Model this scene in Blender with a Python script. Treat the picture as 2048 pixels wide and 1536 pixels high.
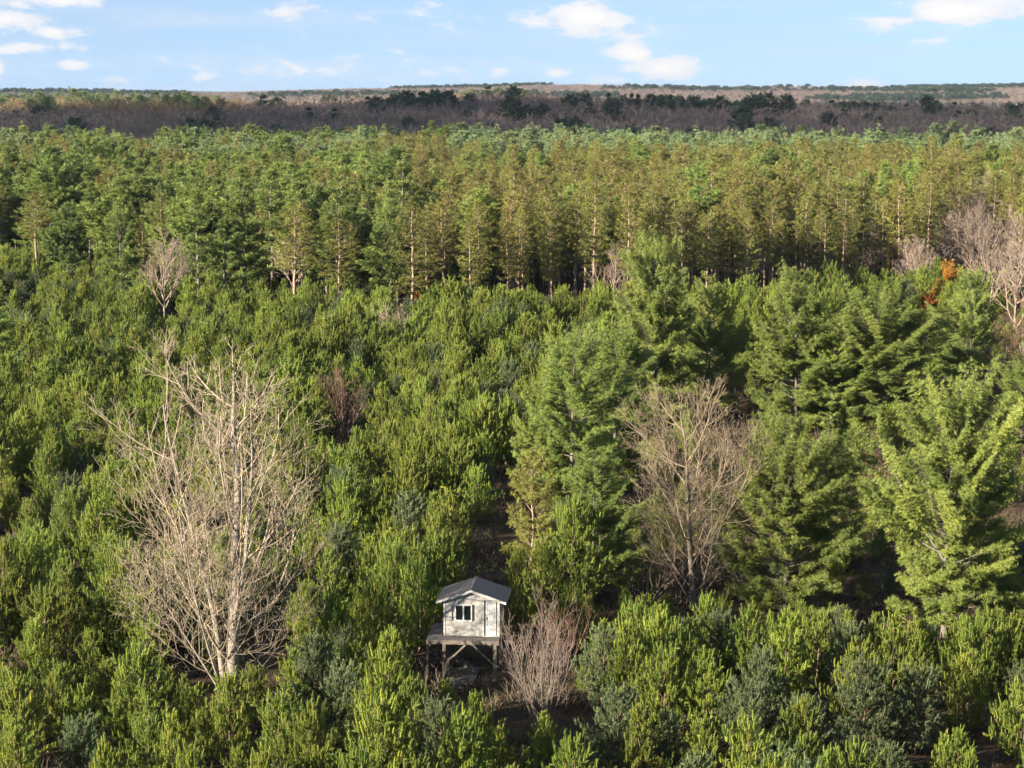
import bpy, math, random, time
import numpy as np
from mathutils import Vector, Matrix

T0 = time.time()
for o in list(bpy.data.objects):
    bpy.data.objects.remove(o, do_unlink=True)
sc = bpy.context.scene
COL = sc.collection
R = math.radians

# ------------------------------------------------------------------ camera, world, sun, exposure
CAM_H, PITCH, FPX = 30.0, R(8.4), 3980.0          # drone 30 m up, 70 mm lens (in 2048 px units)
cam = bpy.data.cameras.new('camera')
cam.sensor_width = 36.0
cam.lens = FPX / 2048.0 * 36.0
cam.clip_start, cam.clip_end = 1.0, 40000.0
camo = bpy.data.objects.new('camera', cam)
COL.objects.link(camo)
camo.location = (0, 0, CAM_H)
camo.rotation_euler = (R(90) - PITCH, 0, 0)
sc.camera = camo

SUN_EL, SUN_AZ = R(16.5), R(180 + 60)               # azimuth clockwise from +Y (view direction)
SUN_DIR = Vector((math.sin(SUN_AZ) * math.cos(SUN_EL), math.cos(SUN_AZ) * math.cos(SUN_EL), math.sin(SUN_EL)))
sun = bpy.data.lights.new('sun', 'SUN')
sun.energy, sun.angle, sun.color = 5.0, R(0.5), (1.0, 0.89, 0.72)
suno = bpy.data.objects.new('sun', sun)
COL.objects.link(suno)
suno.rotation_euler = SUN_DIR.to_track_quat('Z', 'Y').to_euler()
suno.location = SUN_DIR * 300

sc.view_settings.view_transform = 'Standard'
sc.view_settings.look = 'None'
sc.view_settings.exposure = 2.3
sc.view_settings.gamma = 1.0
sc.view_settings.use_curve_mapping = False
sc.render.engine = 'CYCLES'
sc.cycles.max_bounces = 5
sc.cycles.diffuse_bounces = 2
sc.cycles.glossy_bounces = 2
sc.cycles.transmission_bounces = 3
sc.cycles.volume_bounces = 0
sc.cycles.transparent_max_bounces = 16
sc.cycles.sample_clamp_indirect = 6.0
sc.cycles.use_denoising = True
sc.cycles.use_adaptive_sampling = True
sc.cycles.adaptive_threshold = 0.02
sc.render.filter_size = 1.15

SKY_STRENGTH = 0.05
world = bpy.data.worlds.new('World')
sc.world = world
world.use_nodes = True


def build_world():
    nt = world.node_tree
    nt.nodes.clear()
    N = nt.nodes.new
    L = nt.links.new

    def mth(op, a, b=None, c=None, clamp=False):
        n = N('ShaderNodeMath')
        n.operation = op
        n.use_clamp = clamp
        for i, v in enumerate((a, b, c)):
            if v is None:
                continue
            if isinstance(v, (int, float)):
                n.inputs[i].default_value = v
            else:
                L(v, n.inputs[i])
        return n.outputs[0]
    out = N('ShaderNodeOutputWorld')
    bg = N('ShaderNodeBackground')
    bg.inputs[1].default_value = SKY_STRENGTH
    L(bg.outputs[0], out.inputs[0])
    sky = N('ShaderNodeTexSky')
    sky.sky_type = 'NISHITA'
    sky.sun_disc = False
    sky.sun_elevation = SUN_EL
    sky.sun_rotation = SUN_AZ
    sky.altitude = 250
    sky.air_density = 1.0
    sky.dust_density = 0.0
    sky.ozone_density = 2.0
    tc = N('ShaderNodeTexCoord')
    va = N('ShaderNodeVectorMath'); va.operation = 'ADD'; va.inputs[1].default_value = (0, 0, .2)   # clear, dust-free horizon
    L(tc.outputs['Generated'], va.inputs[0])
    vn = N('ShaderNodeVectorMath'); vn.operation = 'NORMALIZE'
    L(va.outputs[0], vn.inputs[0]); L(vn.outputs[0], sky.inputs[0])
    sep = N('ShaderNodeSeparateXYZ')
    L(tc.outputs['Generated'], sep.inputs[0])
    az = mth('ARCTAN2', sep.outputs[0], sep.outputs[1])
    el = mth('ARCSINE', sep.outputs[2])
    comb = N('ShaderNodeCombineXYZ')
    L(mth('MULTIPLY', az, 40.0), comb.inputs[0])
    L(mth('MULTIPLY', el, 85.0), comb.inputs[1])
    nz = N('ShaderNodeTexNoise')
    nz.inputs['Scale'].default_value = 1.0
    nz.inputs['Detail'].default_value = 7.0
    nz.inputs['Roughness'].default_value = 0.6
    nz.inputs['Distortion'].default_value = 0.25
    L(comb.outputs[0], nz.inputs['Vector'])
    comb2 = N('ShaderNodeCombineXYZ')
    L(mth('MULTIPLY', az, 6.0), comb2.inputs[0])
    L(mth('MULTIPLY', el, 60.0), comb2.inputs[1])
    nz2 = N('ShaderNodeTexNoise')
    nz2.inputs['Scale'].default_value = 1.0
    nz2.inputs['Detail'].default_value = 5.0
    L(comb2.outputs[0], nz2.inputs['Vector'])
    # cumulus banks: direction and half-size in radians
    banks = [(1165, 32, 175, 46, 1.0), (1235, 62, 90, 26, .75), (1268, 98, 74, 32, 1.1), (1318, 128, 106, 36, 1.2), (1225, 150, 70, 20, .7),
             (1905, 22, 215, 40, 1.05), (1790, 40, 110, 22, .8), (1835, 78, 55, 12, .55), (40, 42, 120, 32, 1.05), (130, 62, 90, 20, .7),
             (100, 92, 100, 20, .95), (18, 135, 55, 34, 1.05), (170, 124, 42, 15, .85), (150, 2, 190, 26, .9), (1700, 163, 70, 16, 1.15),
             (995, 137, 34, 20, .85), (1105, 140, 40, 22, .7), (250, 150, 60, 16, .5), (700, 30, 420, 30, .25), (620, 130, 500, 30, .35), (1300, 165, 260, 18, .5)]
    acc = None
    for px, py, rx, ry, a in banks:
        a0, e0 = (px - 1024) / FPX, (172 - py) / FPX
        dx = mth('DIVIDE', mth('SUBTRACT', az, a0), rx / FPX)
        dy = mth('DIVIDE', mth('SUBTRACT', el, e0), ry / FPX)
        d2 = mth('ADD', mth('MULTIPLY', dx, dx), mth('MULTIPLY', dy, dy))
        m = mth('MULTIPLY', mth('SUBTRACT', 1.0, mth('SQRT', d2)), a)
        acc = m if acc is None else mth('MAXIMUM', acc, m)
    # the same broken cumulus goes on higher up, all round
    hi = mth('MULTIPLY', mth('SUBTRACT', nz2.outputs[0], 0.52), 4.0)
    hi = mth('ADD', hi, mth('MINIMUM', mth('MULTIPLY', mth('SUBTRACT', el, 0.09), 20.0), 0.0))
    acc = mth('MAXIMUM', acc, hi)
    dens = mth('ADD', acc, mth('MULTIPLY', mth('SUBTRACT', nz.outputs[0], 0.5), 2.6))
    mr = N('ShaderNodeMapRange')
    mr.interpolation_type = 'SMOOTHSTEP'
    L(dens, mr.inputs[0])
    mr.inputs[1].default_value = 0.0
    mr.inputs[2].default_value = 0.62
    # thin high veil
    comb3 = N('ShaderNodeCombineXYZ')
    L(mth('ADD', mth('MULTIPLY', az, 9.0), mth('MULTIPLY', el, 30.0)), comb3.inputs[0])
    L(mth('MULTIPLY', el, 130.0), comb3.inputs[1])
    comb3.inputs[2].default_value = 4.3
    nz3 = N('ShaderNodeTexNoise')
    nz3.inputs['Scale'].default_value = 1.0
    nz3.inputs['Detail'].default_value = 4.0
    L(comb3.outputs[0], nz3.inputs['Vector'])
    veil = mth('MULTIPLY', mth('SUBTRACT', nz3.outputs[0], 0.45, clamp=True), 0.9)
    fac = mth('MAXIMUM', mth('MULTIPLY', mr.outputs[0], 0.97), mth('ADD', veil, mth('ADD', 0.20, mth('MULTIPLY', mth('SUBTRACT', 1.0, mth('DIVIDE', el, 0.06), clamp=True), 0.14))), clamp=True)
    ramp = N('ShaderNodeMix')
    ramp.data_type = 'RGBA'
    k = 0.97 / SKY_STRENGTH
    ramp.inputs[6].default_value = (0.155 * k, 0.172 * k, 0.196 * k, 1)
    ramp.inputs[7].default_value = (0.222 * k, 0.216 * k, 0.210 * k, 1)
    L(mth('ADD', mth('MULTIPLY', dens, 0.8), 0.1, clamp=True), ramp.inputs[0])
    mix = N('ShaderNodeMix')
    mix.data_type = 'RGBA'
    L(fac, mix.inputs[0])
    L(sky.outputs[0], mix.inputs[6])
    L(ramp.outputs[2], mix.inputs[7])
    L(mix.outputs[2], bg.inputs[0])


build_world()

# ------------------------------------------------------------------ helpers
rng = np.random.default_rng(7)
random.seed(7)


def dep(py):
    return PITCH + math.atan((py - 768.0) / FPX)


def at(px, py, z=0.0):
    """Point at height z seen at a pixel of the photograph (only used to survey where things stand)."""
    cx, cy = (px - 1024) / FPX, (768 - py) / FPX
    d = Vector((cx, math.cos(PITCH) + cy * math.sin(PITCH), -math.sin(PITCH) + cy * math.cos(PITCH)))
    t = (z - CAM_H) / d.z
    return Vector((0, 0, CAM_H)) + d * t


def height_at(Y, py):
    return CAM_H - Y * math.tan(dep(py))


def scale_at(Y, z=2.0):
    """pixels (of 2048) per metre at forward distance Y"""
    return FPX / (Y * math.cos(PITCH) + (CAM_H - z) * math.sin(PITCH))


def proj(x, y, z):
    zz = z - CAM_H
    depth = y * math.cos(PITCH) - zz * math.sin(PITCH)
    up = y * math.sin(PITCH) + zz * math.cos(PITCH)
    return 1024 + FPX * x / depth, 768 - FPX * up / depth


def norm(a):
    return a / np.maximum(np.linalg.norm(a, axis=-1, keepdims=True), 1e-9)


def frame(a):
    """two unit vectors perpendicular to each unit row of a"""
    ref = np.where(np.abs(a[..., 2:3]) < 0.9, np.array([0, 0, 1.0]), np.array([1.0, 0, 0]))
    u = norm(np.cross(a, ref))
    return u, np.cross(a, u)


class Geo:
    """collects triangles with a per-vertex tint"""

    def __init__(self):
        self.v, self.f, self.t, self.m, self.n = [], [], [], [], 0

    def add(self, v, f, tint, mat=0):
        v = np.asarray(v, float).reshape(-1, 3)
        f = np.asarray(f, np.int64).reshape(-1, 3)
        self.v.append(v)
        self.f.append(f + self.n)
        self.t.append(np.broadcast_to(np.asarray(tint, float), (len(v),)).copy())
        self.m.append(np.full(len(f), mat, np.int32))
        self.n += len(v)

    def blades(self, o, d, s, ln, w, tint, mat=0):
        """one slim triangle per row: origin o, direction d, side s"""
        n = len(o)
        ln = np.broadcast_to(np.asarray(ln, float), (n,))[:, None]
        w = np.broadcast_to(np.asarray(w, float), (n,))[:, None]
        v = np.stack([o - s * w * .5, o + s * w * .5, o + d * ln], 1)
        tint = np.broadcast_to(np.asarray(tint, float), (n,))
        self.add(v.reshape(-1, 3), np.arange(3 * n).reshape(-1, 3), np.repeat(tint, 3), mat)

    def tubes(self, p0, p1, r0, r1, k, tint=0.5, mat=0):
        n = len(p0)
        if n == 0:
            return
        p0, p1 = np.asarray(p0, float), np.asarray(p1, float)
        r0, r1 = np.asarray(r0, float), np.asarray(r1, float)
        a = norm(p1 - p0)
        u, v = frame(a)
        ang = np.arange(k) * 2 * math.pi / k
        ring = u[:, None, :] * np.cos(ang)[None, :, None] + v[:, None, :] * np.sin(ang)[None, :, None]
        lo = p0[:, None, :] + ring * r0[:, None, None]
        hi = p1[:, None, :] + ring * r1[:, None, None]
        vv = np.concatenate([lo, hi], 1)
        i = np.arange(k)
        j = (i + 1) % k
        q = np.concatenate([np.stack([i, i + k, j], 1), np.stack([j, i + k, j + k], 1)], 0)
        ff = q[None] + (np.arange(n) * 2 * k)[:, None, None]
        tint = np.broadcast_to(np.asarray(tint, float), (n,))
        self.add(vv.reshape(-1, 3), ff.reshape(-1, 3), np.repeat(tint, 2 * k), mat)

    def mesh(self, name, mats, smooth=False):
        me = bpy.data.meshes.new(name)
        if self.n == 0:
            return me
        v = np.concatenate(self.v)
        f = np.concatenate(self.f)
        me.vertices.add(len(v))
        me.vertices.foreach_set('co', v.astype(np.float32).ravel())
        me.loops.add(f.size)
        me.loops.foreach_set('vertex_index', f.astype(np.int32).ravel())
        me.polygons.add(len(f))
        me.polygons.foreach_set('loop_start', (np.arange(len(f)) * 3).astype(np.int32))
        me.polygons.foreach_set('material_index', np.concatenate(self.m))
        me.polygons.foreach_set('use_smooth', np.full(len(f), bool(smooth)))
        at_ = me.attributes.new('tint', 'FLOAT', 'POINT')
        at_.data.foreach_set('value', np.concatenate(self.t).astype(np.float32))
        for m in mats:
            me.materials.append(m)
        me.update(calc_edges=True)
        return me


def join(geos):
    """one Geo out of several, each with its own material slot"""
    g = Geo()
    for k, s in enumerate(geos):
        if s.n:
            v, f, t = np.concatenate(s.v), np.concatenate(s.f), np.concatenate(s.t)
            g.add(v, f, t, k)
    return g


# ------------------------------------------------------------------ materials
def new_mat(name):
    m = bpy.data.materials.new(name)
    m.use_nodes = True
    nt = m.node_tree
    nt.nodes.clear()
    return m, nt, nt.nodes.new, nt.links.new


def rgba(c):
    return (c[0], c[1], c[2], 1)


def needle_mat(name, a, b, var=0.25, trans=0.3, hue=0.03):
    m, nt, N, L = new_mat(name)
    at_ = N('ShaderNodeAttribute')
    at_.attribute_name = 'tint'
    mx = N('ShaderNodeMix')
    mx.data_type = 'RGBA'
    mx.inputs[6].default_value = rgba(a)
    mx.inputs[7].default_value = rgba(b)
    L(at_.outputs['Fac'], mx.inputs[0])
    oi = N('ShaderNodeObjectInfo')
    hs = N('ShaderNodeHueSaturation')
    mr = N('ShaderNodeMapRange')
    L(oi.outputs['Random'], mr.inputs[0])
    mr.inputs[3].default_value = 1 - var
    mr.inputs[4].default_value = 1 + var
    L(mr.outputs[0], hs.inputs['Value'])
    wn = N('ShaderNodeTexWhiteNoise')
    wn.noise_dimensions = '1D'
    L(oi.outputs['Random'], wn.inputs['W'])
    mr2 = N('ShaderNodeMapRange')
    L(wn.outputs['Value'], mr2.inputs[0])
    mr2.inputs[3].default_value = 0.5 - hue
    mr2.inputs[4].default_value = 0.5 + hue
    L(mr2.outputs[0], hs.inputs['Hue'])
    L(mx.outputs[2], hs.inputs['Color'])
    d = N('ShaderNodeBsdfPrincipled')
    d.inputs['Roughness'].default_value = 0.5
    d.inputs['Specular IOR Level'].default_value = 0.35
    L(hs.outputs[0], d.inputs['Base Color'])
    t = N('ShaderNodeBsdfTranslucent')
    L(hs.outputs[0], t.inputs[0])
    ms = N('ShaderNodeMixShader')
    ms.inputs[0].default_value = trans
    L(d.outputs[0], ms.inputs[1])
    L(t.outputs[0], ms.inputs[2])
    o = N('ShaderNodeOutputMaterial')
    L(ms.outputs[0], o.inputs[0])
    return m


def bark_mat(name, a, b, scale=6.0, bump=0.25, var=0.15):
    m, nt, N, L = new_mat(name)
    tc = N('ShaderNodeTexCoord')
    mp = N('ShaderNodeMapping')
    mp.inputs['Scale'].default_value = (scale, scale, scale * .25)
    L(tc.outputs['Object'], mp.inputs[0])
    nz = N('ShaderNodeTexNoise')
    nz.inputs['Detail'].default_value = 5
    nz.inputs['Roughness'].default_value = .65
    L(mp.outputs[0], nz.inputs['Vector'])
    cr = N('ShaderNodeValToRGB')
    cr.color_ramp.elements[0].position = .36
    cr.color_ramp.elements[1].position = .64
    cr.color_ramp.elements[0].color = rgba(a)
    cr.color_ramp.elements[1].color = rgba(b)
    L(nz.outputs[0], cr.inputs[0])
    oi = N('ShaderNodeObjectInfo')
    hs = N('ShaderNodeHueSaturation')
    mr = N('ShaderNodeMapRange')
    L(oi.outputs['Random'], mr.inputs[0])
    mr.inputs[3].default_value = 1 - var
    mr.inputs[4].default_value = 1 + var
    L(mr.outputs[0], hs.inputs['Value'])
    L(cr.outputs[0], hs.inputs['Color'])
    d = N('ShaderNodeBsdfPrincipled')
    d.inputs['Roughness'].default_value = .85
    d.inputs['Specular IOR Level'].default_value = .2
    L(hs.outputs[0], d.inputs['Base Color'])
    bp = N('ShaderNodeBump')
    bp.inputs['Strength'].default_value = bump
    bp.inputs['Distance'].default_value = .03
    L(nz.outputs[0], bp.inputs['Height'])
    L(bp.outputs[0], d.inputs['Normal'])
    o = N('ShaderNodeOutputMaterial')
    L(d.outputs[0], o.inputs[0])
    return m


def plain_mat(name, col, rough=.6, spec=.3, metal=0., noise=0.12, nscale=8.0, stretch=(1, 1, 1)):
    m, nt, N, L = new_mat(name)
    tc = N('ShaderNodeTexCoord')
    mp = N('ShaderNodeMapping')
    mp.inputs['Scale'].default_value = [nscale * s for s in stretch]
    L(tc.outputs['Object'], mp.inputs[0])
    nz = N('ShaderNodeTexNoise')
    nz.inputs['Detail'].default_value = 6
    nz.inputs['Roughness'].default_value = .65
    L(mp.outputs[0], nz.inputs['Vector'])
    mr = N('ShaderNodeMapRange')
    L(nz.outputs[0], mr.inputs[0])
    mr.inputs[1].default_value, mr.inputs[2].default_value = .3, .7
    mr.inputs[3].default_value, mr.inputs[4].default_value = 1 - noise, 1 + noise
    hs = N('ShaderNodeHueSaturation')
    hs.inputs['Color'].default_value = rgba(col)
    L(mr.outputs[0], hs.inputs['Value'])
    d = N('ShaderNodeBsdfPrincipled')
    d.inputs['Roughness'].default_value = rough
    d.inputs['Specular IOR Level'].default_value = spec
    d.inputs['Metallic'].default_value = metal
    L(hs.outputs[0], d.inputs['Base Color'])
    o = N('ShaderNodeOutputMaterial')
    L(d.outputs[0], o.inputs[0])
    return m


M = {}
M['young'] = needle_mat('needles_yellow_green', (.088, .135, .020), (.265, .295, .042), .24, .20, .014)
M['blue'] = needle_mat('needles_blue_green', (.068, .102, .043), (.190, .220, .098), .20, .22, .015)
M['white'] = needle_mat('needles_white_pine', (.085, .128, .023), (.240, .285, .056), .18, .22, .010)
M['stand'] = needle_mat('needles_stand_pine', (.070, .110, .021), (.205, .250, .050), .25, .22, .012)
M['pale'] = needle_mat('needles_pale_pine', (.103, .147, .058), (.206, .253, .110), .16, .30, .02)
M['olive'] = needle_mat('needles_red_pine', (.080, .088, .017), (.225, .212, .043), .28, .30, .02)
M['dark'] = needle_mat('needles_dark_pine', (.034, .055, .031), (.072, .096, .051), .2, .25, .02)
M['orange'] = needle_mat('leaves_orange', (.32, .13, .018), (.48, .22, .036), .2, .35, .02)
M['bark_pine'] = bark_mat('bark_young_pine', (.075, .048, .031), (.151, .103, .069))
M['bark_white'] = bark_mat('bark_white_pine', (.069, .058, .048), (.151, .130, .110))
M['bark_red'] = bark_mat('bark_red_pine', (.151, .099, .069), (.274, .199, .147), 4.0)
M['bark_bare'] = bark_mat('bark_pale_hardwood', (.105, .088, .072), (.225, .196, .16), 5.0)
M['bark_grey'] = bark_mat('bark_grey_hardwood', (.075, .060, .045), (.175, .145, .112), 5.0)
M['twig_bush'] = bark_mat('twigs_bush', (.125, .090, .072), (.25, .19, .155), 3.0, .0)
M['twig_bare'] = bark_mat('twigs_tan', (.160, .125, .087), (.285, .232, .165), 3.0, .0)
M['twig_gold'] = bark_mat('twigs_golden', (.145, .110, .072), (.24, .188, .128), 3.0, .0)
M['twig_red'] = bark_mat('twigs_reddish', (.103, .051, .034), (.171, .096, .069), 3.0, .0)
M['twig_pink'] = bark_mat('twigs_pinkish', (.158, .113, .086), (.247, .195, .151), 3.0, .0)
M['twig_far'] = needle_mat('twigs_far_wood', (.116, .086, .072), (.199, .154, .130), .32, .0, .03)
M['twig_far_gold'] = bark_mat('twigs_far_gold', (.151, .103, .051), (.233, .171, .099), .3, .0, .2)
M['brush'] = bark_mat('dry_brush', (.055, .042, .027), (.115, .088, .055), 3.0, .0)


# ------------------------------------------------------------------ tree generators
def shoots(g, base, axis, ln, rad, tint, rings=9, per=6, wid=.021, core=True):
    """bottle-brush shoots: an opaque core wrapped in upswept needle bundles"""
    n = len(base)
    axis = norm(axis)
    u, v = frame(axis)
    if core:
        end = base + axis * (ln * .86)[:, None]
        g.tubes(base, end, rad * .36, rad * .34, 4, tint)
        g.tubes(end, base + axis * (ln * .99)[:, None], rad * .34, rad * .08, 4, tint)
    K = rings * per
    k = np.arange(K)
    t = (k // per + .3 * rng.random(K)) / rings
    ph = (k * 2.399963)[None, :] + rng.random((n, 1)) * 6.28
    rd = u[:, None, :] * np.cos(ph)[..., None] + v[:, None, :] * np.sin(ph)[..., None]
    th = (R(50) * (1 - t) + R(14) * t)[None, :] + rng.normal(0, .10, (n, K))
    d = axis[:, None, :] * np.cos(th)[..., None] + rd * np.sin(th)[..., None]
    o = base[:, None, :] + axis[:, None, :] * (ln[:, None] * t[None, :] * .92)[..., None] + rd * (rad * .25)[:, None, None]
    s = np.cross(axis[:, None, :], rd)
    L = (rad[:, None] * 1.75) * (1 + .25 * rng.normal(size=(n, K)))
    tt = np.clip(tint[:, None] + rng.normal(0, .12, (n, K)), 0, 1)
    g.blades(o.reshape(-1, 3), d.reshape(-1, 3), s.reshape(-1, 3), L.ravel(), wid * (rad[:, None] / .1 * np.ones((1, K))).ravel(), tt.ravel())


def tufts(g, c, ax, rad, tint, nb=12, wid=.05, spread=1.15, tri_jit=.2):
    """soft needle tufts opening around an axis"""
    n = len(c)
    ax = norm(ax)
    u, v = frame(ax)
    ph = (np.arange(nb) * 2.399963)[None, :] + rng.random((n, 1)) * 6.28
    cth = 1 - (np.arange(nb) + .5) / nb * (1 - math.cos(spread * 1.35))
    th = np.arccos(np.clip(cth, -1, 1))[None, :] + rng.normal(0, .12, (n, nb))
    rd = u[:, None, :] * np.cos(ph)[..., None] + v[:, None, :] * np.sin(ph)[..., None]
    d = ax[:, None, :] * np.cos(th)[..., None] + rd * np.sin(th)[..., None]
    s = norm(np.cross(d, rng.normal(size=(n, nb, 3))))
    L = rad[:, None] * (1 + tri_jit * rng.normal(size=(n, nb)))
    o = np.broadcast_to(c[:, None, :], d.shape)
    tt = np.clip(tint[:, None] + rng.normal(0, .1, (n, nb)), 0, 1)
    g.blades(o.reshape(-1, 3), d.reshape(-1, 3), s.reshape(-1, 3), L.ravel(), wid, tt.ravel())


def trunk_path(h, wob, n=10):
    z = np.linspace(0, h, n)
    x = np.cumsum(rng.normal(0, wob, n)) * (z > 0)
    y = np.cumsum(rng.normal(0, wob, n)) * (z > 0)
    return np.stack([x, y, z], 1)


def trunk_geo(path, r0, r1, k=8):
    g = Geo()
    n = len(path)
    t = np.linspace(0, 1, n)
    r = r0 + (r1 - r0) * t
    r[0] *= 1.35
    g.tubes(path[:-1], path[1:], r[:-1], r[1:], k)
    return g


def on_path(path, z):
    return np.array([np.interp(z, path[:, 2], path[:, 0]), np.interp(z, path[:, 2], path[:, 1]), z])


def gen_young(h=5.0, rmax=1.45, shape=.95, up=1.0, shl=.42, rad=.082, tip=0.0, dens=1.0, droop=0.0, bare_low=.3):
    path = trunk_path(h - .35, .03)
    tr = trunk_geo(path, .075, .02, 7)
    cr = Geo()
    B, A, Ln, Rd, Ti = [], [], [], [], []
    bp0, bp1, br0, br1 = [], [], [], []
    z = bare_low
    phase = rng.random() * 6
    while z < h - .45:
        t = z / h
        f = (min(1, .55 + t * 2.0)) * (1 - t) ** shape * 1.25
        nb = rng.integers(5, 8)
        phase += .5
        for b in range(nb):
            a = phase + b * 6.283 / nb + rng.normal(0, .2)
            Lb = max(.22, rmax * f * (1 + rng.normal(0, .17)))
            el0 = R(12 + 38 * t) - droop * (1 - t) + rng.normal(0, .08)
            out = np.array([math.cos(a), math.sin(a), 0])
            o = on_path(path, z + rng.normal(0, .06))
            n = max(3, int(Lb * 7.0 * dens))
            prev = o
            steps = 4
            for s in range(1, steps + 1):
                q = s / steps
                p = o + out * Lb * q + np.array([0, 0, Lb * (math.tan(el0) * q + .30 * q * q)])
                bp0.append(prev); bp1.append(p)
                br0.append(.022 * (1 - .7 * (s - 1) / steps)); br1.append(.022 * (1 - .7 * q))
                prev = p
            side = np.array([-out[1], out[0], 0])
            for s in range(n):
                q = .30 + .70 * (s + rng.random() * .6) / n if s < n - 1 else 1.0
                p = o + out * Lb * q + np.array([0, 0, Lb * (math.tan(el0) * q + .30 * q * q)])
                off = side * rng.normal(0, .17 * Lb * (1.25 - q * .7)) if s < n - 1 else 0
                p = p + off + np.array([0, 0, rng.normal(0, .05)])
                ax = np.array([0, 0, 1.0]) * up + out * .30 * rng.uniform(0, 1.1) + rng.normal(0, .075, 3)
                B.append(p); A.append(ax)
                Ln.append(shl * (.72 + .5 * t + rng.normal(0, .16))); Rd.append(rad * (1 + rng.normal(0, .12)))
                Ti.append(np.clip(.38 + rng.normal(0, .26) + tip, 0, 1))
                if rng.random() < .45:
                    continue
                B.append(p + rng.normal(0, .06, 3)); A.append(np.array([0, 0, .7]) + out * rng.uniform(.1, .9) + rng.normal(0, .45, 3))
                Ln.append(shl * rng.uniform(.45, .7)); Rd.append(rad * .95); Ti.append(np.clip(.3 + rng.normal(0, .25), 0, 1))
        z += (.40 + rng.random() * .12) / math.sqrt(dens)
    top = on_path(path, h - .55)
    for b in range(6):
        a = b * 1.05 + rng.random() * .4
        B.append(top + np.array([0, 0, -.1 + rng.normal(0, .06)])); A.append(np.array([math.cos(a) * .55, math.sin(a) * .55, 1.0]))
        Ln.append(shl * 1.15); Rd.append(rad); Ti.append(.6)
    B.append(top); A.append(np.array([rng.normal(0, .05), rng.normal(0, .05), 1])); Ln.append(shl * 1.75); Rd.append(rad * .95); Ti.append(.65)
    shoots(cr, np.array(B), np.array(A), np.maximum(.14, np.array(Ln)), np.array(Rd), np.array(Ti))
    tr.tubes(bp0, bp1, br0, br1, 3)
    return tr, cr


def gen_white(h=14.0, rmax=3.6, first=.12, ascend=25, shape=.65, rad=.24, dens=1.25, wob=.07, wid=.034, tier=.58, forks=0, uneven=.28, nbl=15):
    path = trunk_path(h - .3, wob, 14)
    tr = trunk_geo(path, .017 * h, .03, 9)
    cr = Geo()
    C, A, T = [], [], []
    p0, p1, r0, r1 = [], [], [], []
    leaders = [(path, h, 1.0, first)]
    for k in range(forks):
        zf = h * rng.uniform(.25, .5)
        st = on_path(path, zf)
        a = rng.random() * 6.28
        hh = h * rng.uniform(.78, .97)
        n = 9
        q = np.linspace(0, 1, n)
        off = rmax * rng.uniform(.35, .6) * (1 - (1 - q) ** 2.2)
        pp = np.stack([st[0] + math.cos(a) * off, st[1] + math.sin(a) * off, zf + (hh - zf) * q], 1)
        tr.tubes(pp[:-1], pp[1:], np.linspace(.09, .03, n - 1), np.linspace(.085, .02, n - 1), 6)
        leaders.append((pp, hh, .62, zf / hh + .12))
    for path_, hh, k_, f0 in leaders:
        z = hh * f0
        phase = rng.random() * 6
        bias = rng.random() * 6.28
        while z < hh - .25:
            t = z / hh
            prof = min(1.0, .75 + 1.2 * max(0, t - f0)) * (1 - t) ** shape * 1.25
            nb = rng.integers(3, 6)
            if rng.random() < .05:
                z += tier
                continue
            phase += .9
            for b in range(nb):
                a = phase + b * 6.283 / nb + rng.normal(0, .3)
                Lb = max(.35, rmax * k_ * prof * (1 + uneven * rng.normal() + .12 * math.cos(a - bias)))
                e0 = R(ascend * (-.25 + 1.7 * t) + rng.normal(0, 8))
                curve = .20 + .22 * t + .08 * rng.normal()
                out = np.array([math.cos(a), math.sin(a), 0])
                side = np.array([-out[1], out[0], 0])
                o = on_path(path_, z + rng.normal(0, .12))

                def pt(q):
                    return o + out * Lb * q + np.array([0, 0, Lb * (math.tan(e0) * q + curve * q * q)])
                prev = o
                for s in range(1, 5):
                    p = pt(s / 4)
                    p0.append(prev); p1.append(p); r0.append((.012 + .012 * Lb) * (1.05 - .25 * (s - 1))); r1.append((.012 + .012 * Lb) * (1.05 - .25 * s))
                    prev = p
                bt = np.clip(rng.normal(.45, .16), 0, 1)
                n = max(3, int(Lb * 4.2 * dens))
                for s in range(n + 1):
                    q = .36 + .64 * s / n
                    p = pt(q)
                    fw = out + np.array([0, 0, math.tan(e0) + 2 * curve * q])
                    if q > .45:
                        C.append(p + rng.normal(0, .05, 3)); A.append(fw * .7 + np.array([0, 0, .8])); T.append(bt)
                    sl = Lb * (.15 + .36 * (1 - abs(q - .55) * 1.2)) * (.75 + .5 * rng.random())
                    for sg in (-1, 1):
                        if s == n and sg == 1:
                            continue
                        dv = norm(out * .75 + side * sg * .8 + np.array([0, 0, .30 + rng.normal(0, .12)]))
                        m = max(1, int(sl * 3.8 * dens))
                        e = p + dv * sl
                        p0.append(p); p1.append(e); r0.append(.012); r1.append(.004)
                        for w in range(m):
                            qq = .35 + .65 * (w + 1) / m
                            C.append(p + dv * sl * qq + rng.normal(0, .06, 3))
                            A.append(dv * .6 + np.array([0, 0, .9]) + rng.normal(0, .2, 3)); T.append(np.clip(bt + rng.normal(0, .14), 0, 1))
            z += tier * (.75 + .5 * rng.random()) * (1 - .35 * t)
        topp = on_path(path_, hh - .3)
        for k in range(5):
            C.append(topp + np.array([rng.normal(0, .08), rng.normal(0, .08), .1 * k - .1])); A.append(np.array([rng.normal(0, .3), rng.normal(0, .3), 1])); T.append(.6)
    C, A, T = np.array(C), np.array(A), np.array(T)
    tufts(cr, C, A, rad * (1 + .15 * rng.normal(size=len(C))), T, nbl, wid, 1.1)
    tr.tubes(p0, p1, r0, r1, 3)
    return tr, cr


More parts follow.
